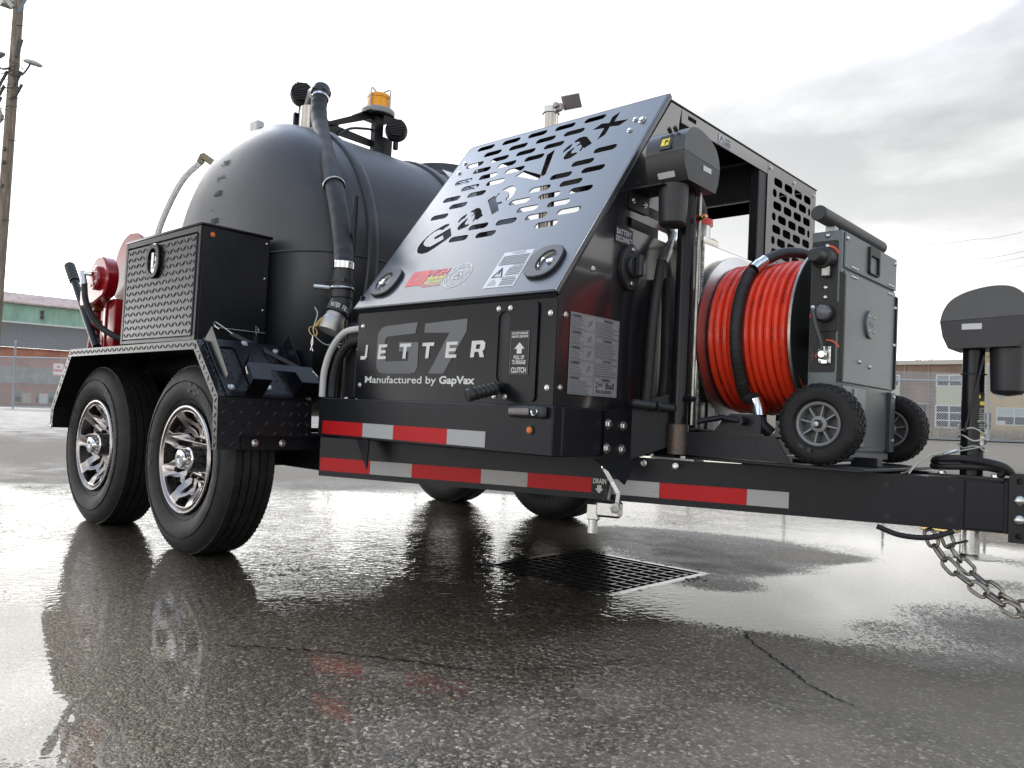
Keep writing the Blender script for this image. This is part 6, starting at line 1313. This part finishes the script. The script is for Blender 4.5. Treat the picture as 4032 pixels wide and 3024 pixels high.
RUSTR = pm('rusty_tin_roof', (.46, .36, .33), .7, var=.0, dirt=.9, dc=(.30, .18, .15), ds=1.2)
GRNS = pm('green_siding', (.26, .42, .34), .7, var=.2, vs=1.5, stretch=(1, 1, .3))
CONC = pm('weathered_concrete', (.32, .32, .29), .85, var=.3, vs=1.2)
# ---- mill on the left: facade in the plane x = -86.4, looking to +x
FXm = -86.4; Y0m, Y1m = 8.0, 62.0
mill = bgroot('brick_mill', FXm, 30, -1.2, 'long brick mill with green clerestory and rusty roof behind the fence on the left', 'building')
bgb(MB().box((FXm - 14, Y0m, -1.6), (FXm, Y1m, .91)), 'ground_wall', MILLB, mill)
bgb(MB().box((FXm - 14, Y0m, .91), (FXm + .10, Y1m, 2.38)), 'concrete_band', CONC, mill)
bgb(MB().box((FXm - 14, Y0m, 2.38), (FXm - .02, Y1m, 4.23)), 'upper_wall', MILLB, mill)
bgb(MB().box((FXm - .02, Y0m, 4.10), (FXm + .10, Y1m, 4.23)), 'cornice', MILLB, mill)
bgb(MB().box((FXm + .10, Y0m, .84), (FXm + .16, Y1m, .93)), 'ledge', CONC, mill)
for y in np.arange(Y0m + .3, Y1m, 2.75):
    bgb(MB().box((FXm - .02, y, 2.38), (FXm + .07, y + .34, 4.10)), 'pilaster', MILLB, mill)
    if 10 < y < 40: bgb(MB().box((FXm, y + .55, -1.6), (FXm + .08, y + .9, .84)), 'pilaster', MILLB, mill)
bgb(MB().raw([(FXm + .3, Y0m, 4.23), (FXm + .3, Y1m, 4.23), (FXm - 5.5, Y1m, 7.05), (FXm - 5.5, Y0m, 7.05)], [(0, 1, 2, 3)]), 'lower_roof', SHIN, mill, smooth=False)
CX = FXm - 5.5
bgb(MB().box((CX - 5, Y0m, 6.6), (CX, Y1m, 9.1)), 'clerestory', GRNS, mill)
bgb(MB().box((CX, Y0m, 6.98), (CX + .12, Y1m, 7.14)), 'sill_board', WFR, mill)
bgb(MB().raw([(CX + .5, Y0m, 8.95), (CX + .5, Y1m, 8.95), (CX - 2.5, Y1m, 10.35), (CX - 2.5, Y0m, 10.35), (CX + .5, Y0m, 9.1), (CX + .5, Y1m, 9.1)], [(0, 1, 2, 3), (0, 1, 5, 4)]), 'upper_roof', RUSTR, mill, smooth=False)
def window(parent, plane, a0, a1, z0, z1, face, nx=1, nz=2, frame=WFR, fw=.08, glass=None, name='window'):
    """face 'x': wall plane x=plane looking +x, spans y; face 'y': wall plane y=plane looking -y, spans x"""
    def bx(b, lo, hi, d0, d1):
        if face == 'x': b.box((plane + d0, lo[0], lo[1]), (plane + d1, hi[0], hi[1]))
        else: b.box((lo[0], plane - d1, lo[1]), (hi[0], plane - d0, hi[1]))
    b = MB()
    bx(b, (a0, z0), (a1, z0 + fw), .0, .07); bx(b, (a0, z1 - fw), (a1, z1), .0, .07); bx(b, (a0, z0 + fw), (a0 + fw, z1 - fw), .0, .07); bx(b, (a1 - fw, z0 + fw), (a1, z1 - fw), .0, .07)
    for i in range(1, nx): m = a0 + (a1 - a0) * i / nx; bx(b, (m - fw * .4, z0 + fw), (m + fw * .4, z1 - fw), .005, .06)
    for i in range(1, nz): m = z0 + (z1 - z0) * i / nz; bx(b, (a0 + fw, m - fw * .4), (a1 - fw, m + fw * .4), .006, .061)
    wn_ = bgb(b, name, frame, parent)
    for i in range(nx):
        for j in range(nz):
            b = MB(); l, r_ = a0 + (a1 - a0) * i / nx, a0 + (a1 - a0) * (i + 1) / nx; d, u = z0 + (z1 - z0) * j / nz, z0 + (z1 - z0) * (j + 1) / nz
            bx(b, (l + .01, d + .01), (r_ - .01, u - .01), .001, .012); g = glass[j] if isinstance(glass, (list, tuple)) else (glass or GLS); bgb(b, 'pane', g, wn_)
GLG = pm('pale_green_pane', (.16, .20, .15), .3); BRDW = pm('board_pale', (.50, .44, .32), .8, var=.2, vs=2)
for k in range(-3, 9):
    y = 23.84 + 1.46 * k
    window(mill, FXm, y, y + .64, -1.05, .17, 'x', 1, 2, CONC, .05, [GLS, GLG])
    if k % 3 != 2: bgb(MB().box((FXm + .002, y + .70, -1.09), (FXm + .05, y + 1.42 - .0, -.11)), 'boarded_opening', BRDW if k % 2 == 0 else WFR, mill)
window(mill, CX, 27.3, 27.75, 7.55, 8.55, 'x', 1, 2, GRNS, .04, GLS)
# ---- brown and tan buildings on the right: facade in the plane y = 74.3, looking to -y
FY = 74.3
bro = bgroot('brown_brick_building', -24, FY, -1, 'two-storey brown brick building with white windows seen past the hose cart', 'building')
bgb(MB().box((-46, FY, -1.6), (-16.4, FY + 12, 4.75)), 'wall', BROB, bro)
bgb(MB().box((-46.2, FY - .25, 4.75), (-16.3, FY + 12, 5.12)), 'eave', pm('eave_board', (.50, .47, .42), .7), bro)
for x in (-45, -42.6, -40, -37, -33.5, -30, -26.6, -24.2, -21.45, -19.55, -16.8): bgb(MB().box((x - .10, FY - .12, -1.6), (x + .12, FY, 4.745)), 'pilaster', BROB, bro)
PGR = pm('pale_green_panel', (.50, .53, .38), .6)
for x0, x1 in ((-18.97, -16.92), (-23.6, -21.85), (-28.9, -27.1), (-35.2, -33.8)):
    window(bro, FY, x0, x1, 2.84, 3.90, 'y', 2, 2, WFR, .12, [GLS, pm('sky_pane', (.10, .13, .17), .05) if 'sky_pane' not in bpy.data.materials else bpy.data.materials['sky_pane']])
    bgb(MB().box((x0 + .02, FY - .03, 1.33), (x1 - .02, FY - .002, 2.835)), 'panel', PGR, bro)
    if x0 > -20: window(bro, FY - .031, x0 - .04, x1 + .1, -.66, 1.33, 'y', 2, 3, WFR, .13, GLS)
bgb(MB().box((-20.75, FY - .02, -1.0), (-19.72, FY - .002, 1.30)), 'doorway', GLS, bro)
bgb(MB().box((-21.0, FY - .5, 1.32), (-19.3, FY - .002, 1.45)), 'canopy', CONC, bro)
window(bro, FY - .021, -20.1, -19.74, -1.0, .62, 'y', 1, 1, GALV, .06, pm('door_glass', (.22, .23, .22), .2))
tan = bgroot('tan_brick_building', -12, FY, -1, 'yellow-tan brick building with shop window at the right edge', 'building')
bgb(MB().box((-16.05, FY - .3, -1.6), (-4, FY + 12, 5.35)), 'wall', TANB, tan)
bgb(MB().box((-16.2, FY - .45, 5.35), (-4, FY + 12, 5.78)), 'cornice', pm('tan_cornice', (.36, .28, .16), .8), tan)
bgb(MB().box((-16.1, FY - .38, 4.95), (-4, FY - .301, 5.06)), 'string_course', TANB, tan)
FYT = FY - .301
window(tan, FYT, -13.45, -12.55, 3.05, 4.42, 'y', 3, 4, GALV, .05, pm('dusty_pane', (.14, .16, .17), .3))
bgb(MB().box((-13.6, FYT - .1, 2.92), (-12.4, FYT, 3.045)), 'sill', CONC, tan)
window(tan, FYT, -14.42, -10.6, -.25, 1.20, 'y', 3, 2, WFR, .09, [GLS, pm('blind', (.42, .50, .52), .6)])
bgb(MB().box((-14.40, FYT - .09, -.20), (-13.75, FYT - .075, .12)), 'notice', WFR, tan)
window(tan, FYT, -15.27, -14.70, -1.0, .78, 'y', 1, 2, TANB, .06, GLS)
bgb(MB().raw([(-14.05 + .45 * math.cos(a) * random.uniform(.5, 1.1), FYT - .004, 2.15 + .32 * math.sin(a) * random.uniform(.4, 1.1)) for a in [2 * PI * i / 14 for i in range(14)]], [tuple(range(14))]), 'plaster_patch', CONC, tan, smooth=False)
# ---- dry grass verge beyond the fence
def grass(name, a, b_, depth, n, label):
    d = (b_ - a).normalized(); nrm = V((-d.y, d.x, 0)); vs_ = []; fs = []
    for i in range(n):
        p = a + d * random.uniform(0, (b_ - a).length) + nrm * random.uniform(0, depth); h = random.uniform(.12, .42) * random.uniform(.5, 1.2); a_ = random.random() * 6.3; w_ = random.uniform(.02, .06)
        u = V((math.cos(a_), math.sin(a_), 0)) * w_; ln = V((random.uniform(-.15, .15), random.uniform(-.15, .15), 0)); k = len(vs_)
        vs_ += [p - u, p + u, p + ln + V((0, 0, h))]; fs.append((k, k + 1, k + 2))
    b = MB(); b.raw(vs_, fs); o = b.build(name, pm('straw', (.30, .235, .13), .9, var=.4, vs=3), None, BGM, smooth=False); return tag(o, label, 'grass', kind='stuff')
grass('dry_grass', FA + FD * 20 - FNR * .6, FA + FD * 48 - FNR * .6, 9.0, 16000, 'dry straw-coloured grass verge beyond the fence')
grv = MB(); 
pts_ = [FA + FD * s_ + FNR * o_ + V((0, 0, .03)) for s_, o_ in ((24, .9), (48, .9), (48, -.9), (24, -.9))]
tag(bgb(MB().raw(pts_, [(0, 1, 2, 3)]), 'gravel_strip', pm('grey_gravel', (.17, .165, .16), .9, var=.6, vs=12, bump=1, bs=30), None), kind='structure')
# ---- bare trees on the skyline
BARK = pm('bare_twigs', (.20, .17, .15), .9)
def bare_tree(x, y, h, label):
    root = bgroot('bare_tree', x, y, -1, label, 'tree', 'trees on the skyline')
    bgb(MB().cyl((x, y, -1), (x, y, h * .5), .22, .12, n=8), 'trunk', BARK, root); vs_ = []; b = MB()
    def br(p, d, l, r, k):
        q = p + d * l; b.tube([p, q], lambda t_: r * (1 - .4 * t_), 3, cap=False)
        if k:
            for _ in range(4): br(p + d * l * random.uniform(.5, 1), (d + V((random.uniform(-1, 1), random.uniform(-1, 1), random.uniform(-.1, .8))) * .75).normalized(), l * random.uniform(.5, .75), r * .55, k - 1)
    br(V((x, y, h * .4)), V((0, 0, 1)), h * .25, .10, 4); bgb(b, 'crown', BARK, root, smooth=False)
for i, (x, y, h) in enumerate(((-37, 118, 9.4), (-34.2, 119, 8.8), (-31.6, 117, 9.6), (-29.3, 121, 8.6))): bare_tree(x, y, h, ('leftmost', 'second', 'third', 'rightmost')[i] + ' bare hazy tree above the brown brick roof')
# ---- utility pole with lamps and its clutter
WOOD = pm('weathered_pole_wood', (.20, .165, .13), .85, var=.45, vs=4, bump=.6, bs=12, stretch=(4, 4, .35), dirt=.35, dc=(.07, .05, .04), ds=5)
px0, py0 = -27.78, 7.10; px1, py1 = -27.22, 7.13
up = bgroot('utility_pole', px0 - .45, py0, -1, 'tall weathered wooden utility pole with brackets at the left edge', 'pole')
pa, pb = V((px0 - .35, py0, -.9)), V((px1 + .09, py1, 13.5))
bgb(MB().cyl(pa, pb, .175, .135, n=18), 'pole', WOOD, up)
def pp(z): f = (z - pa.z) / (pb.z - pa.z); return pa.lerp(pb, f)
HARD = pm('pole_hardware', (.06, .065, .07), .6, .3); RT = V((RIGHT.x, RIGHT.y, 0)).normalized(); TW = -V((FWD.x, FWD.y, 0)).normalized()
lampm = pm('lamp_shell', (.40, .40, .39), .5)
def cob(z, du, drop, name='street_lamp'):
    c = pp(z) + RT * du + TW * .25
    b = MB(); b.lathe([(1e-5, .10), (.08, .09), (.15, .05), (.18, 0), (.16, -.03), (1e-5, -.05)], (0, 0, 0), (0, 0, 1), 16)
    Mx = BGM @ Matrix.Translation(c) @ Matrix.Rotation(.35 * (1 if du > 0 else -1), 4, TW) @ fr((0, 0, 0), RT, TW.cross(RT) * -1) @ Matrix.Diagonal((1.6, 1, 1, 1))
    Mx = BGM @ (Matrix.Translation(c) @ Matrix.Rotation((-.25 if du > 0 else .3), 4, TW) @ fr((0, 0, 0), RT, V((0, 0, 1)).cross(RT)) @ Matrix.Diagonal((1.7, 1, 1, 1)))
    o = b.build('lamp_head', lampm, up, Mx)
    bgb(MB().tube(spline([pp(z - drop) + TW * .16, pp(z - drop) + RT * du * .55 + TW * .25 + V((0, 0, -.05)), pp(z - drop * .4) + RT * du * .82 + TW * .25, c - RT * du * .12], 6), .028, 8), 'lamp_arm', HARD, up)
cob(10.05, -.42, .33); cob(9.85, .72, .30)
c = pp(8.35) - RT * .36 + TW * .1
bgb(MB().lathe([(1e-5, .18), (.12, .16), (.16, .05), (.20, 0), (.19, -.12), (.12, -.24), (1e-5, -.28)], c, (0, 0, 1), 18), 'yard_lamp', pm('yard_lamp_glass', (.42, .41, .36), .3), up)
for z, du, l, tl in ((10.35, .20, .55, .25), (9.45, .22, .45, .45), (9.05, .25, .5, .5), (9.35, -.26, .7, .5), (8.95, -.30, .6, .5), (8.65, -.34, .5, .45)):
    q = pp(z) + RT * du + TW * .12; d = (V((0, 0, 1)) + RT * tl).normalized(); bgb(MB().cyl(q - d * l / 2, q + d * l / 2, .045, n=8), 'cable_closure', HARD, up)
for i in range(16):
    z = random.uniform(8.4, 10.0); s_ = random.choice((-1, 1)); q = pp(z); b = MB(); b.tube(spline([q + TW * .15, q + RT * s_ * random.uniform(.2, .35) + TW * .2 + V((0, 0, random.uniform(-.1, .1))), q + RT * s_ * random.uniform(.35, .5) + TW * .15 + V((0, 0, random.uniform(-.35, .1)))], 5), .010, 5); bgb(b, 'drop_wire', HARD, up)
for z, l in ((6.9, .08), (6.2, .08), (7.3, .08)): bgb(MB().box(pp(z) + TW * .16 + V((-.05, -.05, -.05)), pp(z) + TW * .20 + V((.05, .05, .05))), 'bolt_plate', HARD, up)
bgb(MB().cyl(pp(11.4) + RT * .10 + TW * .15, pp(12.4) + RT * .62 + TW * .15, .035, n=8), 'brace', pm('blue_grey_brace', (.14, .19, .26), .5), up)
bgb(MB().cyl(pp(11.55) - RT * .05 + TW * .16, pp(12.2) - RT * .75 + TW * .16, .06, n=8), 'brace', lampm, up)
bgb(MB().box(pp(11.75) - RT * .35 + V((-.16, -.16, -.10)), pp(11.75) - RT * .35 + V((.16, .16, .08))), 'equipment_box', lampm, up)
for i, z in enumerate((11.05, 10.6, 8.2, 9.6, 9.15, 7.6, 5.2)):
    q = pp(z); s_ = 1 if i in (0, 5, 6) else -1; bgb(MB().cyl(q + TW * .12, q + TW * .12 + RT * s_ * .30 + V((0, 0, -.03)), .012, n=6), 'step_peg', HARD, up)
for i, (za, zb) in enumerate(((11.15, 12.2), (9.75, 9.85), (9.45, 9.5), (9.0, 9.05), (8.55, 8.75))):
    a = pp(za) - RT * .15; b = MB(); b.tube([a, a - RT * 15 + V((0, 0, zb - za)) * 6], .012, 5)
    o = b.build('overhead_wire', HARD, None, BGM); tag(o, ('topmost', 'second', 'third', 'fourth', 'lowest')[i] + ' thin dark wire leaving the left of the utility pole', 'wire', 'wires on the utility pole')
WLT = pm('hazy_wire', (.25, .26, .27), .8)
for i, (a, c) in enumerate((((-16.93, 65.36, 13.3), (-8.96, 52.42, 10.85)), ((-17.5, 64.91, 11.72), (-8.95, 52.46, 9.73)), ((-16.64, 65.7, 11.56), (-8.95, 52.48, 9.41)), ((-14.52, 67.65, 11.38), (-8.95, 52.5, 8.96)))):
    a, c = V(a), V(c); d = c - a; P = [a - d * .5 + V((0, 0, .35)), a, (a + c) / 2 + V((0, 0, -.05)), c, c + d * 2.0 + V((0, 0, 1.5))]
    b = MB(); b.tube(spline(P, 8), .012, 5); o = b.build('power_line', WLT, None, BGM); tag(o, ('highest', 'second highest', 'third highest', 'lowest')[i] + ' of the pale overhead lines in the sky above the front jack', 'wire', 'overhead lines')
